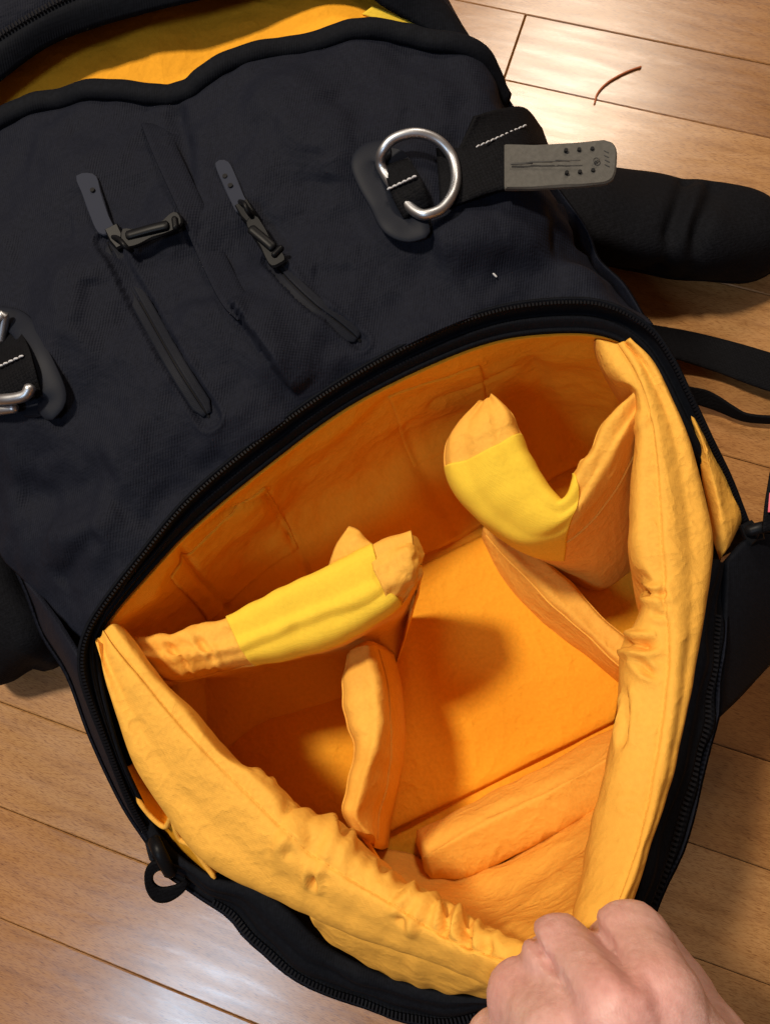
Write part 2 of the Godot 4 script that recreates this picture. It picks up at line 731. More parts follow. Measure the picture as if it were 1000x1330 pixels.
func ribbon(path: PackedVector3Array, a: float, b: float, ha: float, hb: float, thick: float) -> ArrayMesh:   # a flat strip beside a line, from a to b across it
	var g := []
	var n := path.size()
	for i in n:
		var d := path[mini(i + 1, n - 1)] - path[maxi(i - 1, 0)]
		var w := Vector3(d.z, 0, -d.x).normalized()
		var k := minf(1.0, minf(float(i), float(n - 1 - i)) / 3.0)
		var row := PackedVector3Array()
		for j in 5:
			var t := j / 4.0
			row.append(path[i] + w * lerpf(a, b, t) * lerpf(0.5, 1.0, k) + Vector3(0, lerpf(ha, hb, t), 0))
		g.append(row)
	return sheet(g, thick)

func seg_dist(p: Vector3, q: PackedVector3Array) -> Vector2:    # x: distance to the line, y: how far along it (0 to 1)
	var best := 1e9
	var at := 0.0
	for i in q.size() - 1:
		var d := q[i + 1] - q[i]
		var t := clampf((p - q[i]).dot(d) / d.length_squared(), 0.0, 1.0)
		var e := p.distance_squared_to(q[i] + d * t)
		if e < best:
			best = e
			at = (i + t) / (q.size() - 1)
	return Vector2(sqrt(best), at)

func build_panel(bag: Node3D) -> void:
	var rows := [
		[[-90, 205, .150], [-30, 166, .160], [0, 151, .164], [60, 124, .168], [120, 117, .170], [190, 129, .166], [225, 133, .164], [252, 123, .167], [290, 91, .173], [350, 56, .176], [420, 39, .176], [500, 36, .174], [560, 46, .173], [612, 74, .162], [655, 128, .145]],
		[[-90, 290, .155], [0, 232, .168], [120, 190, .174], [225, 190, .168], [300, 150, .176], [420, 108, .182], [520, 102, .180], [620, 128, .166], [688, 180, .145]],
		[[-90, 400, .155], [0, 350, .170], [130, 310, .177], [260, 290, .175], [400, 225, .180], [520, 192, .181], [620, 190, .172], [712, 232, .148]],
		[[-90, 500, .150], [0, 450, .170], [150, 420, .177], [300, 385, .176], [450, 318, .178], [580, 276, .178], [680, 262, .170], [757, 296, .148]],
		[[-60, 590, .145], [10, 560, .165], [120, 535, .174], [250, 490, .176], [400, 415, .176], [540, 356, .175], [680, 320, .170], [774, 338, .148]],
		[[-15, 670, .140], [55, 655, .158], [150, 620, .171], [270, 556, .173], [410, 470, .173], [545, 402, .172], [690, 350, .169], [765, 348, .165], [808, 370, .152]],
		[[30, 752, .138], [85, 740, .156], [150, 690, .167], [260, 598, .170], [400, 502, .171], [540, 426, .171], [680, 377, .169], [770, 378, .166], [828, 402, .156]],
		ZIP.slice(4, 16)]
	var cs := []
	for r in rows:
		cs.append(pts(r))
	var g := loft(cs, 250, 220)
	g = displace(g, false, func(u, v, p): return swell.get_noise_3dv(p * 15.0) * 0.0075 + wrinkle.get_noise_3dv(p * 36.0) * 0.0022)
	panel_grid = g
	panel_px = PackedVector2Array()
	for r in g:
		for p in r:
			panel_px.append(seen_at(p))
	# folds, seams and welts pressed into or raised from the cloth: line, width, depth
	var folds := []
	for f in [
		[[[226, 134], [236, 180], [243, 240], [258, 290]], 0.0050, -0.0040],                        # valley below the dip of the opening
		[[[225, 388], [258, 384], [285, 380]], 0.0040, -0.0012],
		[[[405, 350], [432, 352], [460, 350]], 0.0050, -0.0012],
		[[[410, 330], [440, 326], [470, 322]], 0.0060, 0.0010],
		[[[745, 268], [752, 300], [760, 330]], 0.0050, -0.0060],                                    # pinch by the belt
		[[[735, 262], [742, 290]], 0.0050, 0.0030],
		[[[560, 330], [640, 312], [720, 318]], 0.0120, 0.0028],
		[[[590, 370], [660, 345], [740, 345]], 0.0090, -0.0020],
		[[[180, 690], [230, 640], [300, 590]], 0.0060, -0.0018],
		[[[20, 640], [90, 640], [150, 600]], 0.0090, -0.0026],
		[[[60, 700], [110, 690], [160, 660]], 0.0070, 0.0022],
		[[[75, 760], [95, 730], [130, 690]], 0.0050, -0.0024],
		[[[100, 430], [112, 395], [118, 360]], 0.0060, -0.0020],
		[[[420, 130], [432, 180], [425, 240]], 0.0100, 0.0022],
		[[[395, 290], [400, 240], [408, 190]], 0.0070, -0.0016],
		[[[640, 200], [600, 240], [570, 290]], 0.0090, -0.0016],
		[[[10, 330], [60, 300], [100, 290]], 0.0090, -0.0020],
		[[[0, 600], [100, 570], [200, 580]], 0.0120, 0.0020]]:
		var fc := curve(panel_line(f[0]), 18)
		var bb := AABB(fc[0], Vector3.ZERO)
		for p in fc:
			bb = bb.expand(p)
		folds.append([fc, f[1], f[2], bb.grow(f[1] * 2.6)])
	# stitched edges: the cloth on one side lies higher; and the sunken beds of the two pocket zips
	var steps := []
	for f in [[[[186, 160], [204, 205], [235, 274], [262, 335], [290, 392], [330, 436], [352, 470], [386, 514]], 0.0028],
		[[[292, 396], [322, 428], [346, 462], [386, 516]], 0.0038]]:
		steps.append([curve(panel_line(f[0]), 24), f[1]])
	var beds := []
	for f in [[[[138, 312], [186, 398], [230, 476], [272, 542]], 0.0052, -0.0020], [[[350, 336], [378, 368], [410, 398], [440, 420], [468, 444]], 0.0036, -0.0018]]:
		var bc := curve(panel_line(f[0]), 20)
		var bx := AABB(bc[0], Vector3.ZERO)
		for p in bc:
			bx = bx.expand(p)
		beds.append([bc, f[1], f[2], bx.grow(0.008)])
	g = displace(g, false, func(u, v, p):
		var s := 0.0
		for f in steps:
			var q: PackedVector3Array = f[0]
			if p.distance_squared_to(q[12]) < 0.006:
				var d := seg_dist(p, q)
				if d.x < 0.02:
					var k := clampi(int(d.y * 23.0), 0, 22)
					var dir := q[k + 1] - q[k]
					var side := signf(dir.cross(p - q[k]).y) * d.x
					s += float(f[1]) * smoothstep(-0.0004, 0.0010, side) * smoothstep(0.02, 0.0, d.x) * smoothstep(0.0, 0.1, d.y) * smoothstep(1.0, 0.9, d.y)
		for f in beds:
			if f[3].has_point(p):
				var d := seg_dist(p, f[0])
				var w: float = f[1]
				s += float(f[2]) * smoothstep(w + 0.0006, w - 0.0006, d.x) + 0.0009 * exp(-pow((d.x - w - 0.0016) / 0.0011, 2))
		for f in folds:
			var w: float = f[1]
			var q: PackedVector3Array = f[0]
			if not f[3].has_point(p):
				continue
			var d := seg_dist(p, q)
			if d.x < w * 2.6:
				s += float(f[2]) * exp(-(d.x * d.x) / (w * w)) * smoothstep(0.0, 0.12, d.y) * smoothstep(1.0, 0.88, d.y)
		return s)
	panel_grid = g
	panel_px = PackedVector2Array()
	for r in g:
		for p in r:
			panel_px.append(seen_at(p))
	obj("front_panel", sheet(g, 0.003), M.nylon, bag)
	var sq := curve(panel_line([[188, 164], [206, 208], [236, 274], [262, 335], [290, 392], [312, 418]], 0.0), 60)
	obj("seam_flap", ribbon(sq, -0.0008, 0.0110, 0.0030, -0.0012, 0.0012), M.nylon, bag)
	# the rolled lip of the upper opening: tape and teeth
	var lip := PackedVector3Array()
	for i in g.size():
		lip.append(g[i][0].lerp(g[i][4], 0.4) + Vector3(0, 0.0008, 0))
	obj("opening_piping", body(tube_grid(resample(lip, 160), 0.0058, 14, 0.72)), M.tape, bag)
	# left flank of the front, between its outer edge and the zip
	var fl := loft([pts([[30, 752, .138], [45, 788, .134], [57, 822, .130], [90, 876, .126], [120, 957, .116], [160, 1042, .100], [192, 1092, .090]]),
		pts([[52, 778, .143], [84, 845, .146], [104, 895, .141], [132, 965, .129], [166, 1045, .110], [196, 1092, .096]]),
		pts([[74, 808, .148], [104, 858, .153], [111, 895, .149], [139, 965, .135], [171, 1045, .115], [199, 1092, .100]])], 60, 14)
	obj("side_panel", sheet(fl, 0.002), M.nylon, bag)

func zip_tape(bag: Node3D) -> void:
	var n := 240
	var z := pts(ZIP)
	var l := pts(LIP)
	var zc := dense(z, 12)
	var lc := dense(l, 12)
	zc = resample(zc, n)
	# pair every zip point with the lip point at the same control position
	var zq := dense(z, 12)
	var lq := dense(l, 12)
	var g := []
	for i in zq.size():
		var a := zq[i]
		var b := lq[i]
		var row := PackedVector3Array()
		for j in 11:
			var t := float(j) / 10.0
			var p := a.lerp(b, t)
			p.y += 0.0026 * exp(-pow((t - 0.02) / 0.10, 2)) - 0.0050 * exp(-pow((t - 0.26) / 0.13, 2)) + 0.0020 * exp(-pow((t - 0.62) / 0.2, 2))
			row.append(p)
		g.append(row)
	obj("zip_tape", sheet(g, 0.0016), M.tape, bag)
	var tl := PackedVector3Array()
	for i in range(0, zq.size(), 2):
		tl.append(zq[i].lerp(lq[i], 0.05) + Vector3(0, 0.0014, 0))
	stuff(obj("zip_teeth", teeth(tl, [Vector3.UP], 0.0017, Vector3(0.0009, 0.0011, 0.0026)), M.coil, bag))
	var gr := PackedVector3Array()
	for i in range(0, zq.size(), 2):
		gr.append(lq[i].lerp(zq[i], 0.10) + Vector3(0, 0.0006, 0))
	obj("tape_binding", tube(gr, 0.0012, 8), M.tape, bag)

func skirt(bag: Node3D, edge: PackedVector3Array, foot: float, inset: float, m: Material, called: String) -> void:
	# cloth that falls from an upper edge to the floor, a little bulged
	var c := Vector3.ZERO
	for p in edge:
		c += p
	c /= edge.size()
	c = c.lerp(Vector3(-0.02, 0, 0.0), 0.7)
	var a := curve(edge, 70)
	var mid := PackedVector3Array()
	var low := PackedVector3Array()
	for p in a:
		var inw := Vector3(c.x - p.x, 0, c.z - p.z).normalized()
		mid.append(p + inw * inset * 0.45 + Vector3(0, (foot - p.y) * 0.5, 0))
		low.append(Vector3(p.x, foot, p.z) + inw * inset)
	var g := []
	for i in 70:
		g.append(resample(dense(PackedVector3Array([a[i], mid[i], low[i]]), 8), 14))
	g = displace(g, false, func(u, v, p): return swell.get_noise_3dv(p * 22.0) * 0.004 * v)
	obj(called, sheet(g, 0.002), m, bag)

# ------------------------------------------------------------ backpack: the padded inside
func gather(amp: float, freq: float, from_u := -1.0, folds := [], groove := -1.0) -> Callable:       # puckers that run across a padded edge, stronger past from_u, and single folds
	var fs := []
	for f in folds:
		fs.append([curve(pts(f[0]), 10), f[1], f[2]])
	return func(u: float, v: float, p: Vector3) -> float:
		var k := 1.0 if from_u < 0.0 else 0.25 + 0.75 * smoothstep(from_u - 0.15, from_u + 0.15, u)
		var s := swell.get_noise_2d(u * freq, 0.5 - 0.5 * cos(v * TAU)) * amp * k * (0.35 + 0.65 * smoothstep(0.45, 0.1, absf(v - 0.2))) + swell.get_noise_3dv(p * 20.0) * amp * 1.3
		if groove > 0.0:
			s -= 0.0011 * exp(-pow((v - groove) / 0.011, 2))
		for f in fs:
			var q: PackedVector3Array = f[0]
			if p.distance_squared_to(q[5]) < 0.0016:
				var d := seg_dist(p, q)
				var w: float = f[1]
				if d.x < w * 3.0:
					var fade := smoothstep(0.0, 0.2, d.y) * smoothstep(1.0, 0.7, d.y)
					s += float(f[2]) * fade * (exp(-(d.x * d.x) / (w * w)) - 0.45 * exp(-pow((d.x - w * 1.7) / w, 2)))
		return s

func stitch_line(parent: Node3D, path: PackedVector3Array, m: Material, len_: float, gap: float, r: float, called := "stitching") -> void:
	stuff(obj(called, teeth(path, [Vector3.UP], len_ + gap, Vector3(len_, r * 2.0, r * 2.0)), m, parent))

func top_of(g: Array, j: int, lift: float) -> PackedVector3Array:
	var nn := grid_normals(g, true)
	var o := PackedVector3Array()
	for i in range(2, g.size() - 2):
		o.append(g[i][j] + nn[i][j] * lift)
	return o

func patch(g: Array, i0: int, i1: int, j0: int, j1: int, lift: float, thick: float) -> ArrayMesh:    # cloth sewn onto a padded shape
	var nn := grid_normals(g, true)
	var m: int = g[0].size()
	var o := []
	for i in range(i0, i1 + 1):
		var r := PackedVector3Array()
		for j in range(j0, j1 + 1):
			var k := (j + m) % m
			r.append(g[i][k] + nn[i][k] * lift)
		o.append(r)
	return sheet(o, thick)

func build_inside(bag: Node3D) -> void:
	# bottom of the compartment (the bag's back, padded)
	var bt := loft([flat([[208, 900], [420, 740], [600, 640], [845, 520]], .017), flat([[230, 960], [440, 860], [620, 790], [845, 690]], .019), flat([[330, 1050], [480, 980], [640, 920], [835, 820]], .019), flat([[445, 1130], [545, 1120], [690, 1050], [815, 940]], .018)], 60, 50)
	bt = displace(bt, false, func(u, v, p): return swell.get_noise_3dv(p * 16.0) * 0.0022 + wrinkle.get_noise_3dv(p * 50.0) * 0.0006)
	obj("compartment_bottom", sheet(bt, 0.006), M.lining, bag)
	var mat := loft([flat([[430, 795], [500, 760], [552, 731], [632, 691]], .0225), flat([[500, 840], [560, 800], [620, 770], [668, 742]], .0232), flat([[500, 980], [600, 930], [700, 880], [800, 830]], .0232), flat([[488, 1092], [600, 1038], [700, 988], [800, 938]], .0225)], 80, 60)
	mat = displace(mat, false, func(u, v, p): return swell.get_noise_3dv(p * 18.0) * 0.0012 - 0.0022 * exp(-pow(v / 0.02, 2)) - 0.0022 * exp(-pow((1.0 - v) / 0.02, 2)))
	obj("base_panel", sheet(mat, 0.005), M.lining, bag)
	# upper wall, from the zip lip down to the bottom seam
	var wall := loft([pts([[136, 822, .147], [150, 800, .150], [182, 762, .151], [252, 688, .153], [352, 605, .154], [452, 532, .155], [562, 476, .155], [652, 444, .154], [742, 435, .153], [797, 443, .151], [832, 470, .148], [850, 510, .145]]),
		pts([[140, 850, .125], [170, 812, .125], [200, 782, .125], [230, 748, .125], [278, 700, .125], [368, 618, .125], [462, 556, .125], [564, 504, .125], [646, 474, .125], [729, 466, .125], [790, 474, .124], [836, 498, .122], [862, 556, .118]]),
		pts([[190, 890, .062], [235, 826, .062], [275, 780, .062], [323, 724, .060], [400, 658, .060], [480, 602, .060], [566, 557, .060], [637, 533, .060], [707, 526, .060], [765, 530, .060], [828, 556, .058], [866, 610, .056]]),
		pts([[195, 915, .034], [240, 855, .034], [290, 815, .034], [370, 758, .034], [450, 706, .034], [530, 660, .034], [610, 622, .034], [690, 580, .034], [745, 562, .034], [800, 566, .034], [842, 600, .034], [868, 650, .034]]),
		pts([[190, 930, .019], [240, 880, .019], [300, 848, .019], [400, 798, .019], [500, 747, .020], [560, 717, .020], [630, 682, .020], [710, 627, .020], [790, 590, .020], [842, 620, .02], [864, 670, .02]])], 200, 72)
	var wf := []
	for f in [[[[228, 708, .140], [258, 748, .110], [292, 790, .080]], 0.0012, -0.0034], [[[345, 640, .132], [375, 695, .095], [400, 748, .060]], 0.0012, -0.0034], [[[228, 708, .140], [290, 672, .138], [345, 640, .132]], 0.0010, -0.0030],
		[[[530, 545, .125], [545, 600, .085], [590, 690, .03]], 0.0030, -0.003], [[[690, 470, .13], [712, 520, .08], [725, 590, .03]], 0.0030, -0.003], [[[560, 520, .130], [610, 500, .13], [660, 480, .13]], 0.0022, -0.0022]]:
		var wl := PackedVector3Array()
		for p in f[0]:
			wl.append(on_grid(wall, p[0], p[1]))
		wf.append([curve(wl, 14), f[1], f[2]])
	wall = displace(wall, false, func(u, v, p):
		var s := swell.get_noise_3dv(p * 20.0) * 0.0035 + wrinkle.get_noise_3dv(p * 55.0) * 0.0009
		for f in wf:
			var d := seg_dist(p, f[0])
			s += float(f[2]) * exp(-(d.x * d.x) / (f[1] * f[1]) * 0.4)
		return s * smoothstep(0.0, 0.1, v))
	obj("upper_lining_wall", sheet(wall, 0.004), M.lining, bag)
	obj("wall_patch", open_patch(wall, 27, 64, 10, 52, 0.0010, 0.0014), M.lining, bag)
	obj("wall_patch", open_patch(wall, 108, 136, 8, 48, 0.0010, 0.0014), M.lining, bag)

	# left padded wall
	var lw := loft([
		pts([[200, 868, .020], [240, 930, .020], [285, 985, .020], [350, 1040, .022], [430, 1090, .035], [510, 1140, .075], [620, 1215, .150], [652, 1230, .166]]),
		pts([[160, 815, .142], [178, 836, .143], [216, 888, .143], [251, 922, .144], [300, 982, .145], [345, 1008, .148], [378, 1040, .149], [388, 1064, .148], [410, 1062, .151], [440, 1070, .153], [500, 1128, .161], [560, 1162, .170], [620, 1194, .184], [676, 1218, .198], [700, 1230, .202]]),
		pts([[136, 816, .157], [160, 850, .162], [250, 957, .165], [330, 1038, .167], [400, 1106, .171], [500, 1168, .179], [580, 1218, .189], [655, 1250, .203], [682, 1262, .207]]),
		pts([[130, 826, .156], [146, 870, .160], [205, 975, .160], [270, 1060, .160], [350, 1122, .163], [430, 1168, .169], [540, 1225, .180], [650, 1272, .196], [676, 1283, .200]]),
		pts([[127, 840, .150], [144, 905, .148], [176, 990, .144], [216, 1060, .141], [277, 1127, .141], [342, 1162, .144], [402, 1192, .148], [470, 1218, .156], [560, 1252, .168], [642, 1284, .180], [668, 1294, .185]]),
		pts([[150, 862, .040], [190, 930, .035], [235, 1000, .035], [290, 1060, .038], [370, 1115, .055], [470, 1165, .095], [630, 1250, .160], [662, 1258, .166]])], 220, 96, true)
	lw = displace(lw, true, gather(0.0009, 20.0, 0.55, [
		[[[386, 1056, .150], [384, 1080, .162], [378, 1118, .170]], .0028, -.0085], [[[444, 1064, .150], [440, 1098, .166], [430, 1150, .171]], .0026, -.0060],
		[[[412, 1118, .171], [404, 1165, .168]], .0018, -.0036], [[[556, 1152, .168], [536, 1180, .178], [512, 1206, .180]], .0026, -.0075], [[[582, 1172, .176], [580, 1198, .186], [572, 1222, .188]], .0020, -.0056],
		[[[612, 1186, .180], [604, 1212, .192], [606, 1240, .194]], .0020, -.0056], [[[500, 1120, .158], [490, 1150, .176]], .0022, -.0042], 
		[[[345, 1000, .145], [338, 1024, .162]], .0022, -.0040], [[[302, 975, .145], [296, 1000, .160]], .0020, -.0020], [[[185, 840, .145], [170, 862, .160]], .0016, -.0016],
		[[[640, 1208, .19], [630, 1240, .2]], .002, -.003]], 0.3333))
	var left := obj("left_padded_wall", body(lw), M.rim, bag)
	stitch_line(left, top_of(lw, 32, -0.0002), M.thread_o, 0.0020, 0.0013, 0.00018)

	# right padded wall
	var rw := loft([
		pts([[790, 500, .020], [832, 570, .020], [838, 680, .020], [848, 790, .020], [828, 900, .028], [804, 1010, .055], [770, 1110, .115], [745, 1206, .165]]),
		pts([[768, 446, .138], [782, 482, .138], [798, 502, .138], [820, 514, .141], [823, 560, .143], [817, 650, .144], [817, 733, .145], [838, 764, .145], [830, 795, .145], [810, 836, .146], [806, 885, .149], [796, 950, .153], [771, 1060, .166], [754, 1150, .181], [745, 1206, .192]]),
		pts([[800, 446, .156], [826, 490, .162], [846, 560, .164], [858, 700, .165], [866, 850, .169], [848, 1000, .177], [818, 1120, .192], [785, 1206, .203]]),
		pts([[810, 444, .158], [840, 485, .161], [872, 560, .1615], [891, 690, .161], [892, 840, .1665], [867, 1000, .175], [834, 1120, .190], [800, 1206, .201]]),
		pts([[818, 446, .152], [852, 482, .150], [891, 560, .148], [914, 640, .144], [925, 710, .144], [916, 790, .147], [896, 900, .154], [866, 1020, .164], [836, 1120, .179], [808, 1206, .190]]),
		pts([[812, 500, .040], [858, 590, .035], [874, 700, .035], [876, 800, .045], [850, 940, .075], [812, 1090, .125], [776, 1200, .165]])], 220, 96, true)
	rw = displace(rw, true, gather(0.0006, 16.0, 0.35, [
		[[[830, 760, .146], [852, 774, .162], [880, 768, .166]], .0020, -.0060], [[[806, 834, .146], [832, 838, .164], [862, 832, .170]], .0022, -.0062], [[[822, 848, .158], [842, 872, .168], [860, 880, .170]], .0018, -.0036],
		[[[816, 890, .158], [812, 930, .164], [808, 980, .168]], .0022, -.0042], [[[846, 796, .164], [872, 804, .166]], .0015, -.0025], [[[826, 552, .146], [838, 548, .158], [850, 556, .163]], .0020, -.0030], [[[792, 1042, .168], [830, 1050, .182]], .0018, -.0022]], 0.3333))
	var right := obj("right_padded_wall", body(rw), M.rim, bag)
	stitch_line(right, top_of(rw, 32, -0.0002), M.thread_o, 0.0020, 0.0013, 0.00018)

	# bottom end panel that rises to the hand, and the padded roll in front of it
	var ep := loft([pts([[462, 1098, .023], [535, 1112, .026], [590, 1142, .042], [680, 1098, .045], [800, 1035, .050]]), pts([[560, 1195, .095], [620, 1180, .090], [700, 1150, .100], [800, 1090, .105]]), pts([[610, 1235, .165], [660, 1225, .170], [720, 1205, .175], [790, 1165, .175]]), pts([[640, 1290, .195], [690, 1270, .200], [740, 1250, .204], [800, 1215, .204]])], 50, 50)
	ep = displace(ep, false, func(u, v, p): return swell.get_noise_3dv(p * 24.0) * 0.003 + wrinkle.get_noise_3dv(p * 60.0) * 0.0007)
	obj("end_lining_panel", sheet(ep, 0.003), M.rim, bag)
	var er := loft([pts([[543, 1080, .020], [640, 1030, .020], [800, 945, .022]]), pts([[546, 1090, .046], [640, 1043, .047], [710, 1008, .048], [810, 956, .050]]), pts([[552, 1106, .056], [640, 1060, .057], [710, 1025, .058], [810, 970, .060]]), pts([[554, 1116, .058], [640, 1073, .060], [710, 1038, .061], [810, 982, .063]]), pts([[562, 1144, .046], [612, 1136, .046], [700, 1096, .050], [810, 1036, .052]]), pts([[575, 1120, .016], [650, 1080, .016], [800, 1000, .016]])], 70, 48, true)
	er = displace(er, true, gather(0.0008, 5.0))
	obj("end_roll", body(er, 0.004), M.rim, bag)
	# folded lining between the left wall and the flap, along the lower edge
	var lf := loft([pts([[395, 1168, .135], [450, 1190, .143], [510, 1216, .151], [580, 1246, .161], [650, 1270, .173]]), pts([[402, 1190, .138], [452, 1212, .141], [514, 1242, .145], [580, 1268, .153], [652, 1288, .166]]), pts([[410, 1206, .126], [440, 1228, .122], [505, 1262, .126], [575, 1284, .134], [652, 1294, .148]]), pts([[412, 1210, .104], [440, 1232, .104], [500, 1268, .106], [570, 1289, .112], [650, 1298, .122]])], 90, 26)
	lf = displace(lf, false, func(u, v, p): return swell.get_noise_2d(u * 6.0, v * 1.5) * 0.0012)
	obj("lower_lining_fold", sheet(lf, 0.0008), M.rim, bag)
	# loose lining gussets beside both sliders
	var ge := curve(pts([[160, 998, .122], [170, 1020, .117], [182, 1042, .114], [198, 1062, .112], [214, 1074, .113], [221, 1064, .120], [224, 1056, .124], [226, 1070, .120], [234, 1090, .115], [247, 1097, .118], [256, 1108, .116], [266, 1122, .114], [277, 1137, .112]]), 90)
	var gin := curve(pts([[174, 990, .100], [196, 1024, .096], [216, 1048, .094], [236, 1070, .093], [258, 1096, .093], [288, 1130, .095]]), 90)
	var gout := curve(pts([[166, 1008, .100], [182, 1044, .095], [204, 1074, .090], [222, 1096, .088], [246, 1120, .088], [274, 1146, .090]]), 90)
	var gg := []
	for k in 90:
		gg.append(resample(dense(PackedVector3Array([gin[k], ge[k].lerp(gin[k], 0.35) - Vector3(0, 0.004, 0), ge[k], gout[k]]), 6), 16))
	obj("left_gusset", sheet(gg, 0.0008), M.lining, bag)
	obj("gusset_edge", body(tube_grid(ge, 0.0013, 8, 1.0)), M.rim, bag)
	var gr2 := loft([pts([[897, 540, .142], [905, 578, .134], [913, 630, .126], [922, 680, .120], [935, 728, .114]]), pts([[901, 545, .141], [915, 580, .140], [930, 630, .132], [940, 672, .128], [941, 715, .118]]), pts([[905, 550, .139], [926, 588, .132], [948, 634, .118], [964, 674, .108], [948, 706, .110]])], 60, 18)
	gr2 = displace(gr2, false, func(u, v, p): return swell.get_noise_3dv(p * 34.0) * 0.0016)
	obj("right_gusset", sheet(gr2, 0.0008), M.rim, bag)

func build_flap(bag: Node3D) -> void:
	var inn := [[198, 1068, .104], [214, 1092, .104], [240, 1115, .106], [282, 1140, .109], [330, 1150, .110], [376, 1182, .110], [425, 1228, .109], [500, 1266, .110], [570, 1287, .115], [640, 1293, .122], [720, 1286, .138], [785, 1236, .157], [822, 1170, .163], [845, 1080, .158], [873, 985, .153], [893, 890, .146], [906, 800, .138], [913, 748, .130], [922, 727, .126]]
	var out := [[182, 1076, .092], [198, 1102, .092], [222, 1134, .090], [262, 1160, .091], [300, 1192, .093], [345, 1236, .094], [400, 1276, .094], [480, 1311, .095], [560, 1326, .100], [640, 1314, .108], [740, 1312, .124], [812, 1262, .144], [848, 1186, .149], [878, 1105, .144], [908, 1010, .138], [928, 925, .132], [938, 845, .126], [943, 775, .118], [947, 735, .112]]
	var a := dense(pts(inn), 12)
	var b := dense(pts(out), 12)
	var g := []
	for i in a.size():
		var row := PackedVector3Array()
		for j in 15:
			var t := float(j) / 14.0
			var p := a[i].lerp(b[i], t)
			p.y += 0.006 * sin(PI * minf(t * 1.25, 1.0)) - 0.0030 * exp(-pow((t - 0.45) / 0.10, 2)) - 0.0022 * exp(-pow((t - 0.80) / 0.06, 2))
			row.append(p)
		g.append(row)
	g = displace(g, false, func(u, v, p): return swell.get_noise_3dv(p * 30.0) * 0.0025)
	obj("flap_zip_tape", sheet(g, 0.003), M.tape, bag)
	var lower := PackedVector3Array()
	var side := PackedVector3Array()
	for i in g.size():
		if i > 40 and i < 122:
			lower.append(g[i][13] + Vector3(0, 0.0008, 0))
		if i >= 140 and i < 198:
			side.append(g[i][10] + Vector3(0, 0.0008, 0))
	stuff(obj("flap_zip_teeth", teeth(lower, [Vector3.UP], 0.0019, Vector3(0.0010, 0.0013, 0.0032)), M.coil, bag))
	stuff(obj("flap_zip_teeth", teeth(side, [Vector3.UP], 0.0021, Vector3(0.0011, 0.0014, 0.0026)), M.coil, bag))
	var edge := PackedVector3Array()
	for i in range(0, g.size(), 6):
		edge.append(g[i][14])
	skirt(bag, edge, 0.006, 0.004, M.nylon, "flap_outside")
	# stiff dark wing of the flap at the right slider
	var wing := loft([pts([[944, 728, .119], [972, 700, .113], [1000, 694, .106], [1040, 700, .095]]), pts([[942, 800, .122], [970, 790, .112], [1000, 780, .098], [1030, 775, .085]]), pts([[934, 932, .122], [962, 905, .104], [996, 868, .080], [1020, 845, .060]])], 30, 30)
	obj("flap_wing", sheet(wing, 0.003), M.tape, bag)

func slider(bag: Node3D, at: Vector3, along: Vector3, s: float) -> Node3D:
	var z := along.normalized()
	var x := z.cross(Vector3.UP).normalized()
	var y := x.cross(z).normalized()
	if y.y < 0:
		y = -y
	var out := PackedVector3Array()
	for q in [[-.5, -.9], [.5, -.9], [.62, -.3], [.75, .5], [.6, .9], [0, .75], [-.6, .9], [-.75, .5], [-.62, -.3]]:
		out.append(at + x * q[0] * s + z * q[1] * s + y * 0.002)
	var o := obj("zip_slider", slab(out, 0.0045, 0.0009, y), M.slider, bag)
	var br := curve(PackedVector3Array([at - z * s * .5 + y * .002, at - z * s * .35 + y * .005, at + z * s * .2 + y * .0055, at + z * s * .45 + y * .002]), 12)
	obj("bridge", tube(br, 0.0011, 8), M.slider, o)
	return o

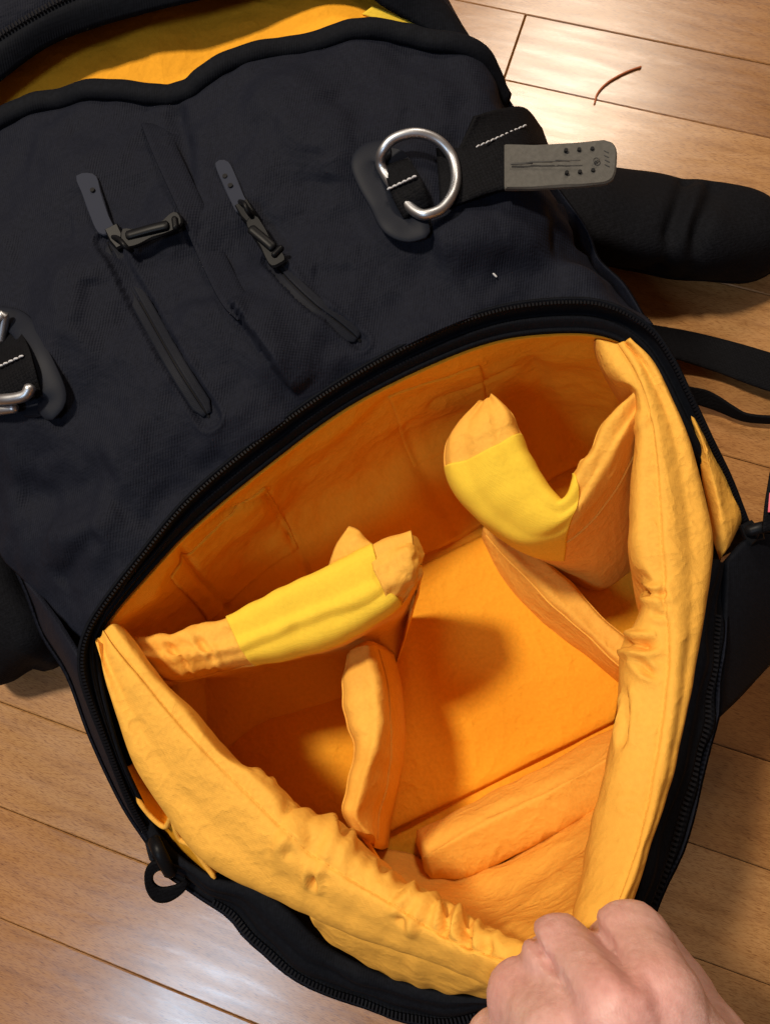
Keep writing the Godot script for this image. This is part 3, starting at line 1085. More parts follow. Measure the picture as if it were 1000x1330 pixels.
# ------------------------------------------------------------ upper opening, straps and fittings
func build_upper(bag: Node3D) -> void:
	# inside of the upper compartment
	var ul := loft([pts([[-100, 235, .140], [0, 165, .150], [120, 132, .154], [226, 146, .152], [300, 104, .158], [420, 54, .164], [500, 50, .162], [575, 70, .154]]), pts([[-100, 190, .148], [0, 140, .156], [120, 100, .160], [226, 112, .159], [310, 70, .162], [420, 24, .166], [510, 26, .162], [580, 54, .152]]), pts([[-100, 130, .150], [0, 90, .157], [120, 40, .160], [220, 10, .160], [310, -20, .160], [420, -40, .160], [510, -20, .152], [566, 22, .142]]), pts([[-100, 60, .140], [0, 20, .146], [120, -40, .150], [220, -70, .150], [310, -90, .150], [430, -90, .150], [520, -60, .145], [566, -10, .135]])], 90, 50)
	ul = displace(ul, false, func(u, v, p): return swell.get_noise_3dv(p * 18.0) * 0.003 + wrinkle.get_noise_3dv(p * 60.0) * 0.0007)
	obj("upper_lining", sheet(ul, 0.003), M.lining, bag)
	# raised edge of the top flap with its zip
	var lo := pts([[-90, 190, .168], [-30, 135, .174], [0, 107, .177], [60, 63, .180], [120, 38, .181], [200, 15, .182], [275, -3, .182], [350, -22, .181], [430, -30, .179], [470, -10, .175], [500, 10, .170], [540, 32, .163], [585, 62, .155], [640, 112, .147]])
	var up := pts([[-120, 130, .176], [-50, 85, .182], [-5, 52, .186], [48, 20, .189], [95, -4, .190], [180, -34, .190], [270, -58, .189], [350, -75, .187], [440, -80, .184], [510, -50, .178], [545, -25, .170], [575, 0, .160], [612, 50, .150], [650, 122, .138]])
	var a := dense(lo, 12)
	var b := dense(up, 12)
	var g := []
	for i in a.size():
		var row := PackedVector3Array()
		for j in 11:
			var t := float(j) / 10.0
			var p := a[i].lerp(b[i], t)
			p.y += 0.004 * sin(PI * t)
			row.append(p)
		g.append(row)
	obj("top_flap_zip_tape", sheet(g, 0.003), M.tape, bag)
	var tl := PackedVector3Array()
	for i in int(g.size() * 0.6):
		tl.append(g[i][9] + Vector3(0, 0.001, 0))
	stuff(obj("top_flap_zip_teeth", teeth(tl, [Vector3.UP], 0.0019, Vector3(0.0010, 0.0013, 0.0030)), M.coil, bag))
	var tf := loft([up, pts([[-160, 60, .175], [-60, 0, .186], [40, -50, .190], [200, -110, .190], [350, -150, .182], [480, -150, .165], [548, -70, .150], [590, 20, .120], [640, 118, .100]]), pts([[-160, -60, .12], [0, -140, .13], [200, -220, .12], [400, -230, .10], [500, -150, .07], [550, -40, .04], [580, 50, .02], [620, 140, .01]])], 60, 30)
	obj("top_flap", sheet(tf, 0.003), M.nylon, bag)
	var ur := loft([pts([[484, 8, .168], [505, 16, .167], [540, 32, .162], [566, 50, .156]]), pts([[470, 18, .166], [500, 30, .165], [535, 44, .161], [566, 60, .156]])], 20, 8)
	obj("upper_lining_edge", sheet(ur, 0.001), M.velcro, bag)

func dash(parent: Node3D, a: Vector3, b: Vector3, n: int, w: float) -> void:
	for k in n:
		var p := a.lerp(b, (k + 0.2) / n)
		var q := a.lerp(b, (k + 0.75) / n)
		var off := Vector3(0, 0.0004, 0)
		obj("stitch", tube(PackedVector3Array([p + off, (p + q) * 0.5 + off * 2.0, q + off]), w, 6), M.thread_w, parent)

func build_ring(bag: Node3D, dx: float, dy: float, wire: Array, plate: Array, pad_line: Array, tape: Array, seam: Array) -> void:
	var base := PackedVector3Array()
	for p in plate:
		base.append(on_panel(p[0] + dx, p[1] + dy, 0.0012))
	var n := base.size()
	var c := Vector3.ZERO
	for p in base:
		c += p
	c /= n
	var sm := resample(dense(base, 6, true), 41)
	sm.resize(40)
	for k in 40:
		sm[k].y = c.y + (sm[k].y - c.y) * 0.8
	var o := obj("ring_plate", slab(sm, 0.003, 0.0008, Vector3.UP), M.rubber, bag)
	var rp := PackedVector3Array()
	for p in pad_line:
		var rq := on_panel(p[0] + dx, p[1] + dy, 0.003)
		rq.y = lerpf(rq.y, c.y + 0.0022, 0.3)
		rp.append(rq)
	obj("plate_ridge", body(tube_grid(curve(rp, 40), 0.0062, 16, 0.26), 0.003), M.rubber, o)
	var tg := []
	for r in tape:
		tg.append(PackedVector3Array([on_panel(r[0] + dx, r[1] + dy, r[4]), on_panel(r[2] + dx, r[3] + dy, r[4])]))
	var cols := [PackedVector3Array(), PackedVector3Array()]
	for r in tg:
		cols[0].append(r[0])
		cols[1].append(r[1])
	obj("ring_tape", sheet(loft(cols, 20, 8, false, true), 0.0016), M.webbing, bag)
	if seam:
		var so := obj("seam_stitching", tube(PackedVector3Array([on_panel(seam[0] + dx, seam[1] + dy, 0.0075), on_panel(seam[2] + dx, seam[3] + dy, 0.0075)]), 0.0003, 6), M.webbing, bag)
		dash(so, on_panel(seam[0] + dx, seam[1] + dy, 0.0080), on_panel(seam[2] + dx, seam[3] + dy, 0.0080), 6, 0.00055)
	var wp := PackedVector3Array()
	for p in wire:
		wp.append(on_panel(p[0] + dx, p[1] + dy, p[2]))
	if dx == 0:
		var rw := resample(dense(wp, 10, true), 81)
		rw.resize(80)
		obj("steel_ring", ring(rw, 0.0024, 14), M.steel, bag)
	else:
		obj("steel_ring", body(tube_grid(curve(wp, 60), 0.0024, 14), 0.0015), M.steel, bag)

func quad_strip(rows: Array, n: int, m: int) -> Array:      # rows of [x0, y0, h0, x1, y1, h1]
	var a := PackedVector3Array()
	var b := PackedVector3Array()
	for r in rows:
		a.append(P(r[0], r[1], r[2]))
		b.append(P(r[3], r[4], r[5]))
	return loft([a, b], n, m)

func disc(at: Vector3, r: float, t: float, n := 12) -> ArrayMesh:
	var o := PackedVector3Array()
	for k in n:
		o.append(at + cam_flat_x * cos(TAU * k / n) * r + cam_flat_y * sin(TAU * k / n) * r)
	return slab(o, t, 0.0001, Vector3.UP)

var cam_flat_x: Vector3
var cam_flat_y: Vector3

func build_fittings(bag: Node3D) -> void:
	var plate := [[461, 203], [478, 193], [505, 192], [530, 200], [548, 240], [560, 285], [545, 303], [520, 307], [498, 298], [478, 262], [460, 226]]
	var ridge := [[500, 196], [480, 200], [472, 212], [480, 236], [496, 264], [510, 290], [530, 300], [550, 294]]
	build_ring(bag, 0, 0, [[494, 212, .0050], [497, 196, .0090], [512, 180, .0120], [540, 173, .0140], [568, 182, .0135], [587, 204, .012], [592, 232, .0100], [586, 255, .008], [572, 272, .0065], [552, 279, .0060], [538, 274, .0050], [526, 262, .0035], [512, 244, .0032], [500, 226, .0036]], plate, ridge,
		[[497, 215, 530, 205, .004], [504, 240, 545, 228, .0070], [512, 262, 552, 246, .0070], [524, 284, 560, 268, .004]], [503, 247, 541, 229])
	build_ring(bag, -476, 228, [[440, 232, .010], [452, 196, .012], [470, 190, .012], [482, 182, .010], [478, 214, .006]], [[455, 184], [476, 178], [506, 184], [522, 202], [538, 240], [557, 286], [553, 304], [530, 313], [500, 312], [470, 300], [452, 250]],
		[[472, 186], [496, 190], [510, 204], [524, 236], [541, 272], [546, 292], [536, 306]],
		[[470, 206, 500, 196, .004], [466, 240, 512, 222, .0075], [462, 270, 520, 250, .0075], [470, 300, 530, 286, .004]], [])
	# second ring's lower wire and its stitch
	obj("steel_ring", body(tube_grid(curve(panel_line([[-14, 520, ], [4, 519], [22, 517], [34, 513], [40, 503]], .009), 24), 0.0026, 12), 0.0015), M.steel, bag)
	obj("steel_ring", body(tube_grid(curve(panel_line([[-14, 535], [4, 532], [20, 530]], .005), 16), 0.0024, 12), 0.0015), M.steel, bag)
	var ss := obj("seam_stitching", tube(panel_line([[-8, 480], [32, 462]], 0.0080), 0.0003, 6), M.webbing, bag)
	dash(ss, on_panel(-8, 480, .0085), on_panel(32, 462, .0085), 6, 0.00055)

	# webbing from the ring to the leather tab
	var hs := 0.181
	var wb := quad_strip([[566, 192, hs, 572, 270, hs], [600, 192, hs + .003, 600, 262, hs + .002], [640, 190, hs + .004, 640, 248, hs + .003], [672, 187, hs + .004, 672, 243, hs + .003]], 24, 10)
	obj("tab_webbing", sheet(wb, 0.0018), M.webbing, bag)
	var ws := quad_strip([[588, 206, .179, 618, 150, .180], [640, 200, .178, 650, 141, .172], [680, 190, .171, 682, 140, .160], [712, 188, .152, 704, 166, .142]], 30, 14)
	var side_strap := obj("side_webbing", sheet(ws, 0.0018), M.webbing, bag)
	dash(side_strap, P(618, 192, .182), P(684, 163, .166), 11, 0.00045)
	# leather tab
	var tab := thing_part(bag, "leather_tab")
	var ol := PackedVector3Array()
	var tp := PackedVector3Array()
	for p in [[655, 187, .187], [690, 186, .187], [725, 184.5, .186], [760, 183, .185], [786, 181.5, .184], [795, 184, .184], [800, 190, .184], [801.5, 198, .184], [801, 212, .184], [799.5, 224, .184], [796, 232, .184], [790, 236.5, .184], [782, 238.5, .184], [760, 240, .185], [725, 241.5, .186], [690, 243, .187], [655, 244, .187]]:
		tp.append(P(p[0], p[1], p[2]))
	tp.append(tp[0])
	ol = resample(tp, 81)
	ol.resize(80)
	obj("leather", slab(ol, 0.0032, 0.0009, Vector3.UP), M.leather, tab)
	var lift := 0.0004
	for q in [[735, 194], [752, 193], [769, 192], [736, 223], [753, 222], [770, 220]]:
		var hh: float = 0.1885 - (q[0] - 700.0) * 0.00004
		obj("rivet_hole", disc(P(q[0], q[1], hh), 0.0009, 0.0014), M.dark, tab)
	var eh := 0.1862
	var rp := PackedVector3Array()
	for k in 20:
		rp.append(P(774, 208, eh) + cam_flat_x * cos(TAU * k / 20) * 0.0012 + cam_flat_y * sin(TAU * k / 20) * 0.0012)
	obj("emblem", ring(rp, 0.00028, 6), M.print, tab)
	obj("emblem", disc(P(774, 208, eh), 0.0005, 0.0008), M.print, tab)
	for q in [[664, 212, 752, 208, .00030], [664, 213, 690, 212, .00050], [688, 210, 716, 210, .00042], [722, 208, 738, 209, .00040]]:
		obj("line_print", tube(PackedVector3Array([P(q[0], q[1], .1885), P((q[0] + q[2]) * .5, (q[1] + q[3]) * .5, .1885), P(q[2], q[3], .1880)]), q[4], 6, 0.6), M.print, tab)
	for q in [[787, 196], [787, 202], [788, 208], [788, 214]]:
		obj("small_print", tube(PackedVector3Array([P(q[0] - 2, q[1], .1845), P(q[0] + 2, q[1] + 2, .1845)]), 0.0003, 6), M.print, tab)

	# pocket zips
	pocket_zip(bag, [[98, 226], [122, 224], [132, 250], [143, 282], [148, 298], [128, 302], [118, 280], [106, 250]], [[120, 246], [125, 262]], [150, 306], [[142, 318], [186, 398], [230, 476], [270, 539]],
		[[160, 300], [178, 302], [200, 294], [222, 272], [232, 274], [236, 288], [222, 298], [196, 310], [176, 322], [160, 322]], [146, 308, 172, 326])
	pocket_zip(bag, [[280, 212], [296, 210], [306, 226], [318, 256], [326, 270], [310, 278], [300, 262], [288, 236]], [[292, 228], [299, 240]], [320, 274], [[352, 338], [378, 368], [410, 398], [440, 420], [465, 441]],
		[[318, 284], [330, 276], [342, 292], [356, 314], [370, 332], [364, 342], [352, 346], [340, 326], [326, 304]], [312, 262, 328, 282])
	# zip sliders with cord pulls
	var sl := slider(bag, P(203, 1103, .106), P(230, 1160, .1) - P(185, 1060, .11), 0.0062)
	var loop := quad_strip([[222, 1128, .106, 210, 1120, .110], [205, 1132, .106, 196, 1122, .109], [199, 1140, .104, 188, 1134, .106], [201, 1149, .101, 190, 1156, .100], [210, 1154, .099, 201, 1171, .096], [224, 1152, .099, 219, 1172, .095], [236, 1147, .100, 238, 1160, .097], [240, 1140, .102, 246, 1146, .099]], 44, 6)
	obj("pull_loop", sheet(loop, 0.0014), M.webbing, sl)
	var knob := curve(pts([[200, 1092, .110], [206, 1104, .114], [214, 1120, .112], [222, 1134, .107]]), 16)
	obj("puller", body(tube_grid(knob, 0.0034, 10, 0.8), 0.002), M.slider, sl)
	var sr := slider(bag, P(975, 692, .112), P(990, 720, .11) - P(955, 660, .11), 0.0062)
	var pr := curve(pts([[972, 690, .116], [985, 686, .118], [998, 684, .118], [1020, 686, .115]]), 16)
	obj("puller", body(tube_grid(pr, 0.0030, 10, 0.8), 0.002), M.slider, sr)
	var pt := quad_strip([[990, 690, .122, 1010, 690, .122], [994, 650, .126, 1014, 650, .126], [1000, 612, .124, 1020, 612, .124]], 14, 6)
	obj("pull_tab", sheet(pt, 0.0012), M.webbing, sr)
	var pk := quad_strip([[997, 665, .1275, 1012, 665, .1275], [999, 640, .1275, 1013, 640, .1275]], 6, 4)
	obj("pull_mark", sheet(pk, 0.0006), M.pink, sr, "pink mark on the pull tab")

func thing_part(parent: Node3D, called: String) -> Node3D:
	var o := Node3D.new()
	o.name = called
	parent.add_child(o, true)
	return o

func pocket_zip(bag: Node3D, garage: Array, holes: Array, at: Array, line: Array, pull: Array, link: Array) -> void:
	var z := thing_part(bag, "pocket_zip" if not bag.has_node("pocket_zip") else "pocket_zip_001")
	var gp := PackedVector3Array()
	for p in garage:
		gp.append(on_panel(p[0], p[1], 0.0022))
	var gc := resample(dense(gp, 5, true), 31)
	gc.resize(30)
	obj("zip_garage", slab(gc, 0.002, 0.0005, Vector3.UP), M.garage, z)
	for p in holes:
		obj("eyelet", disc(on_panel(p[0], p[1], 0.0026), 0.0012, 0.0012), M.dark, z)
	var l := curve(panel_line(line, 0.0002), 60)
	obj("zip_coil", body(tube_grid(l, 0.0011, 8, 0.5)), M.coil, z)
	obj("zip_flap", ribbon(l, -0.0047, -0.0005, 0.0008, 0.0014, 0.0008), M.laminate, z)
	obj("zip_flap", ribbon(l, 0.0005, 0.0047, 0.0014, 0.0008, 0.0008), M.laminate, z)
	# slider body
	var a := on_panel(at[0], at[1], 0.004)
	var d := (on_panel(line[0][0], line[0][1]) - on_panel(garage[0][0], garage[0][1])).normalized()
	var w := d.cross(Vector3.UP).normalized()
	var so := PackedVector3Array()
	for q in [[-.8, -1.1], [.8, -1.1], [.9, .2], [.5, 1.2], [-.5, 1.2], [-.9, .2]]:
		so.append(a + w * q[0] * 0.0042 + d * q[1] * 0.0055)
	obj("zip_slider", slab(so, 0.004, 0.0009, Vector3.UP), M.slider, z)
	var lk := PackedVector3Array([on_panel(link[0], link[1], .0035), on_panel((link[0] * 2 + link[2]) / 3.0, (link[1] * 2 + link[3]) / 3.0 - 4, .0085), on_panel((link[0] + link[2] * 2) / 3.0, (link[1] + link[3] * 2) / 3.0, .0085), on_panel(link[2], link[3], .0055)])
	obj("slider_bridge", tube(curve(lk, 16), 0.0012, 8), M.slider, z)
	var pp := PackedVector3Array()
	var av := 0.0
	for p in pull:
		var q := on_panel(p[0], p[1], 0.0075)
		av += q.y
		pp.append(q)
	av /= pull.size()
	for k in pp.size():
		pp[k].y = lerpf(pp[k].y, av, 0.5)
	var pc := resample(dense(pp, 5, true), 41)
	pc.resize(40)
	obj("zip_pull", slab(pc, 0.0026, 0.0009, Vector3.UP), M.slider, z)
	# raised bar along the pull and its end block
	var e0: Vector3 = (pp[0] + pp[pp.size() - 1]) * 0.5
	var e1 := Vector3.ZERO
	var far := 0.0
	for p in pp:
		if p.distance_to(e0) > far:
			far = p.distance_to(e0)
			e1 = p
	var mid := Vector3.ZERO
	for p in pp:
		mid += p
	mid /= pp.size()
	e1 = e0.lerp(mid + (mid - e0) * 0.75, 1.0)
	obj("pull_ridge", body(tube_grid(curve(PackedVector3Array([e0.lerp(e1, .12) + Vector3(0, .0006, 0), mid + Vector3(0, .0009, 0), e0.lerp(e1, .85) + Vector3(0, .0006, 0)]), 14), 0.0024, 10, 0.5), 0.001), M.slider, z)
	obj("pull_end", body(tube_grid(curve(PackedVector3Array([e1 + w * 0.0 + (e1 - e0).cross(Vector3.UP).normalized() * 0.0026, e1, e1 - (e1 - e0).cross(Vector3.UP).normalized() * 0.0026]), 8), 0.0016, 8), 0.001), M.slider, z)

func build_straps(bag: Node3D) -> void:
	# padded hip belt lying out to the right
	var hb := loft([pts([[700, 250, .060], [760, 215, .055], [800, 213, .048], [870, 224, .042], [940, 238, .040], [985, 252, .036], [1020, 275, .030]]), pts([[700, 270, .085], [770, 262, .078], [830, 265, .070], [880, 272, .064], [940, 284, .060], [990, 292, .052], [1030, 300, .036]]), pts([[720, 310, .075], [790, 318, .070], [850, 330, .060], [910, 338, .052], [960, 338, .048], [1000, 330, .040], [1030, 318, .032]]), pts([[730, 330, .030], [800, 344, .022], [860, 356, .018], [920, 364, .016], [970, 364, .015], [1005, 348, .015], [1030, 325, .02]]), pts([[720, 290, .004], [800, 290, .004], [900, 300, .004], [980, 305, .004], [1030, 305, .010]])], 110, 48, true)
	var bf := []
	for f in [[[[890, 235, .045], [878, 280, .066], [868, 310, .062], [852, 345, .04]], .0030, -.0065], [[[925, 245, .045], [908, 285, .062], [900, 320, .056], [893, 350, .03]], .0032, -.0070], [[[908, 250, .05], [893, 290, .064], [880, 330, .05]], .0040, .0030]]:
		bf.append([curve(pts(f[0]), 14), f[1], f[2]])
	hb = displace(hb, true, func(u, v, p):
		var s := swell.get_noise_3dv(p * 18.0) * 0.003
		for f in bf:
			var d := seg_dist(p, f[0])
			s += float(f[2]) * exp(-(d.x * d.x) / (f[1] * f[1]) * 0.3)
		return s)
	obj("hip_belt", body(hb, 0.006), M.pad, bag)
	obj("belt_binding", tube(top_of(hb, 30, 0.0002), 0.0022, 8), M.webbing, bag)
	# loose webbing on the floor
	var s1 := quad_strip([[800, 412, .040, 820, 462, .036], [850, 422, .022, 868, 463, .020], [900, 431, .012, 925, 480, .012], [960, 446, .012, 975, 499, .012], [1040, 470, .014, 1050, 524, .014]], 40, 10)
	obj("waist_webbing", sheet(s1, 0.0018), M.webbing, bag)
	var s2 := quad_strip([[860, 488, .030, 868, 512, .030], [888, 500, .018, 900, 524, .012], [920, 508, .014, 930, 534, .006], [950, 528, .012, 956, 545, .005], [975, 540, .011, 980, 550, .005], [1040, 543, .012, 1040, 553, .006]], 40, 8)
	obj("loose_strap", sheet(s2, 0.0018), M.webbing, bag)
	# shoulder strap under the left side
	var sp := loft([pts([[-120, 560, .04], [-60, 660, .045], [-10, 680, .05], [30, 740, .05], [62, 800, .045], [78, 856, .035]]), pts([[-120, 640, .07], [-70, 720, .07], [-30, 760, .07], [0, 800, .068], [30, 840, .06], [60, 862, .04]]), pts([[-120, 740, .03], [-80, 800, .03], [-50, 850, .028], [-20, 882, .025], [15, 886, .022], [45, 874, .02]]), pts([[-100, 640, .004], [-60, 720, .004], [-20, 770, .004], [10, 800, .004], [40, 840, .004], [60, 858, .01]])], 60, 40, true)
	sp = displace(sp, true, func(u, v, p): return swell.get_noise_3dv(p * 20.0) * 0.004)
	obj("shoulder_strap", body(sp, 0.006), M.pad, bag)

# ------------------------------------------------------------ dividers (loose padded inserts)
func build_dividers() -> void:
	var d1 := thing("padded_divider", "long padded divider with yellow loop patch, from the left wall to a folded end", "divider", "padded dividers inside the compartment")
	var g := loft([
		pts([[176, 834, .120], [206, 830, .123], [222, 828, .122], [245, 820, .125], [262, 812, .122], [298, 803, .126], [370, 768, .129], [430, 738, .131], [490, 708, .132], [532, 694, .131]]),
		pts([[181, 847, .133], [214, 846, .136], [299, 832, .139], [399, 792, .142], [469, 764, .144], [539, 724, .143]]),
		pts([[190, 860, .132], [220, 862, .135], [306, 848, .138], [406, 809, .141], [477, 782, .143], [543, 734, .143]]),
		pts([[204, 880, .118], [228, 884, .120], [260, 880, .121], [320, 864, .124], [400, 848, .127], [450, 831, .129], [500, 799, .131], [530, 770, .132], [548, 738, .133]]),
		pts([[262, 884, .052], [310, 884, .052], [363, 868, .052], [430, 853, .052], [471, 838, .052], [515, 812, .052], [538, 790, .052]]),
		pts([[268, 1000, .020], [330, 946, .020], [390, 923, .020], [450, 904, .020], [512, 868, .020]]),
		pts([[262, 930, .020], [330, 890, .020], [400, 860, .020], [470, 832, .020], [520, 806, .022]])], 170, 84, true)
	g = displace(g, true, gather(0.0006, 10.0, -1.0, [[[[200, 822, .124], [222, 842, .136], [240, 862, .135], [256, 886, .12]], .0016, -.0022], [[[244, 812, .124], [262, 836, .138], [276, 852, .137], [286, 878, .12]], .0016, -.0022], [[[222, 826, .124], [244, 846, .137], [262, 866, .133]], .0014, .0010]]))
	obj("padding", body(g, 0.004), M.rim, d1)
	obj("piping", tube(top_of(g, 0, 0.0001), 0.0007, 6), M.rim, d1)
	obj("piping", tube(top_of(g, 36, 0.0001), 0.0007, 6), M.rim, d1)
	obj("loop_patch", patch(g, 59, 147, 1, 36, 0.0009, 0.0012), M.velcro, d1)
	var tongue := loft([pts([[418, 752, .120], [424, 742, .128], [436, 708, .134], [453, 683, .133]]), pts([[440, 748, .126], [448, 730, .136], [460, 702, .140], [466, 688, .136]]), pts([[490, 722, .130], [490, 714, .138], [484, 706, .138], [476, 700, .134]])], 24, 18)
	obj("end_tongue", sheet(tongue, 0.0025), M.rim, d1)
	var capg := loft([pts([[478, 716, .139], [505, 704, .139], [522, 694, .137], [540, 698, .133], [548, 715, .130]]), pts([[486, 740, .147], [510, 726, .149], [528, 712, .148], [542, 716, .143], [549, 726, .134]]), pts([[500, 772, .146], [520, 756, .148], [534, 738, .148], [544, 738, .143], [549, 740, .134]]), pts([[508, 796, .134], [524, 780, .136], [536, 764, .138], [545, 752, .136], [548, 748, .130]])], 40, 30)
	capg = displace(capg, false, func(u, v, p): return wrinkle.get_noise_3dv(p * 90.0) * 0.0018)
	obj("end_wrap", sheet(capg, 0.0012), M.rim, d1)

	var d2 := thing("padded_divider", "upright padded divider between the dark lower left cell and the centre cell", "divider", "padded dividers inside the compartment")
	g = loft([
		pts([[455, 846, .092], [446, 890, .097], [450, 930, .100], [461, 970, .101], [455, 1010, .101], [446, 1050, .103], [456, 1078, .103]]),
		pts([[470, 838, .104], [474, 880, .113], [482, 930, .116], [480, 970, .118], [466, 1020, .118], [458, 1058, .118], [470, 1082, .114]]),
		pts([[482, 838, .104], [494, 880, .111], [500, 930, .113], [494, 970, .115], [480, 1020, .115], [472, 1060, .114], [484, 1086, .110]]),
		pts([[492, 840, .088], [503, 900, .092], [508, 960, .092], [503, 1010, .092], [492, 1060, .092], [490, 1095, .09]]),
		pts([[512, 850, .018], [522, 900, .018], [525, 947, .018], [520, 1000, .018], [510, 1050, .018], [502, 1100, .018]]),
		pts([[482, 850, .018], [480, 900, .018], [484, 950, .018], [482, 1000, .018], [474, 1050, .018], [472, 1090, .018]])], 110, 54, true)
	g = displace(g, true, gather(0.0007, 6.0))
	obj("padding", body(g, 0.004), M.rim, d2)
	obj("piping", tube(top_of(g, 0, 0.0001), 0.0007, 6), M.rim, d2)
	obj("piping", tube(top_of(g, 27, 0.0001), 0.0007, 6), M.rim, d2)
	var tail := loft([pts([[448, 1058, .108], [470, 1082, .104], [490, 1110, .098], [498, 1128, .092]]), pts([[462, 1066, .110], [476, 1086, .100], [488, 1106, .092], [500, 1124, .088]])], 20, 8)
	obj("loose_tail", sheet(tail, 0.0016), M.lining, d2)

	var d3 := thing("padded_divider", "low padded divider running from the back seam to the right wall, under the bent one", "divider", "padded dividers inside the compartment")
	g = loft([
		pts([[633, 682, .034], [690, 714, .052], [740, 757, .058], [790, 808, .060], [838, 850, .062]]),
		pts([[630, 686, .036], [682, 726, .056], [734, 774, .062], [784, 824, .064], [828, 864, .066]]),
		pts([[628, 692, .034], [668, 736, .052], [722, 790, .058], [774, 838, .060], [818, 876, .062]]),
		pts([[626, 702, .019], [652, 752, .019], [702, 806, .019], [762, 852, .019], [806, 890, .019]]),
		pts([[642, 700, .019], [692, 742, .019], [742, 786, .019], [792, 832, .019], [824, 862, .019]])], 80, 36, true)
	g = displace(g, true, gather(0.0006, 5.0))
	obj("padding", body(g, 0.003), M.rim, d3)
	obj("piping", tube(top_of(g, 0, 0.0001), 0.0006, 6), M.rim, d3)
	obj("piping", tube(top_of(g, 16, 0.0001), 0.0006, 6), M.rim, d3)

	var d4 := thing("padded_divider", "padded divider bent into a V with yellow loop patch, against the right wall", "divider", "padded dividers inside the compartment")
	g = loft([
		pts([[642, 518, .128], [662, 534, .130], [674, 560, .129], [686, 590, .128], [706, 622, .127], [724, 646, .126], [732, 650, .126], [742, 634, .130], [750, 612, .132], [756, 602, .134], [768, 588, .136], [778, 560, .139], [795, 538, .142], [826, 512, .144]]),
		pts([[634, 516, .136], [640, 545, .142], [648, 582, .142], [668, 620, .140], [694, 652, .138], [722, 668, .137], [744, 658, .138], [764, 628, .142], [784, 596, .147], [806, 560, .151], [832, 524, .152]]),
		pts([[627, 520, .134], [610, 552, .137], [608, 590, .136], [622, 632, .134], [652, 668, .131], [692, 692, .130], [732, 684, .132], [762, 656, .136], [790, 616, .141], [812, 575, .146], [838, 534, .148]]),
		pts([[622, 526, .124], [594, 556, .120], [580, 584, .118], [584, 625, .116], [610, 662, .112], [650, 697, .110], [690, 714, .109], [730, 706, .112], [768, 676, .116], [802, 632, .124], [826, 585, .130], [845, 545, .136]]),
		pts([[646, 580, .030], [624, 600, .024], [612, 640, .022], [628, 668, .022], [658, 692, .022], [700, 722, .022], [740, 754, .022], [776, 768, .022], [806, 752, .022], [826, 730, .022], [836, 690, .03]]),
		pts([[660, 590, .030], [664, 616, .022], [684, 642, .022], [706, 664, .022], [732, 682, .022], [752, 684, .022], [776, 662, .022], [796, 640, .022], [818, 612, .03]])], 160, 66, true)
	g = displace(g, true, gather(0.0005, 9.0, -1.0, [[[[748, 606, .132], [762, 614, .139], [776, 618, .141]], .0016, -.0022], [[[768, 586, .136], [782, 592, .143], [796, 596, .146]], .0014, -.0018]]))
	obj("padding", body(g, 0.004), M.rim, d4)
	obj("piping", tube(top_of(g, 0, 0.0001), 0.0007, 6), M.rim, d4)
	obj("piping", tube(top_of(g, 33, 0.0001), 0.0007, 6), M.rim, d4)
	obj("loop_patch", patch(g, 32, 98, 1, 37, 0.0009, 0.0012), M.velcro, d4)

# ------------------------------------------------------------ the hand
func capsule(p: Vector3, a: Vector3, b: Vector3, ra: float, rb: float) -> float:
	var d := b - a
	var t := clampf((p - a).dot(d) / d.length_squared(), 0.0, 1.0)
	return p.distance_to(a + d * t) - lerpf(ra, rb, t)

func smin(a: float, b: float, k: float) -> float:
	var h := maxf(k - absf(a - b), 0.0) / k
	return minf(a, b) - h * h * k * 0.25

var slits := []
var bones := []      # [group, a, b, ra, rb]

func hand_field(p: Vector3) -> float:
	var d := [1.0, 1.0, 1.0, 1.0, 1.0, 1.0]
	for b in bones:
		var c := capsule(p, b[1], b[2], b[3], b[4])
		var gidx: int = b[0]
		d[gidx] = smin(d[gidx], c, 0.012 if gidx == 0 else 0.005)
	var f := 1.0
	for k in range(1, 6):
		f = smin(f, d[k], 0.0014)
	var r := smin(d[0], f, 0.006)
	if r < 0.006 and r > -0.006:
		for q in slits:
			var e := Vector3(p.x, q[0].y, p.z)
			var w := seg_dist(e, q)
			if w.x < 0.005:
				r += 0.0042 * exp(-(w.x * w.x) / (0.0015 * 0.0015)) * smoothstep(1.0, 0.72, w.y)
	return r

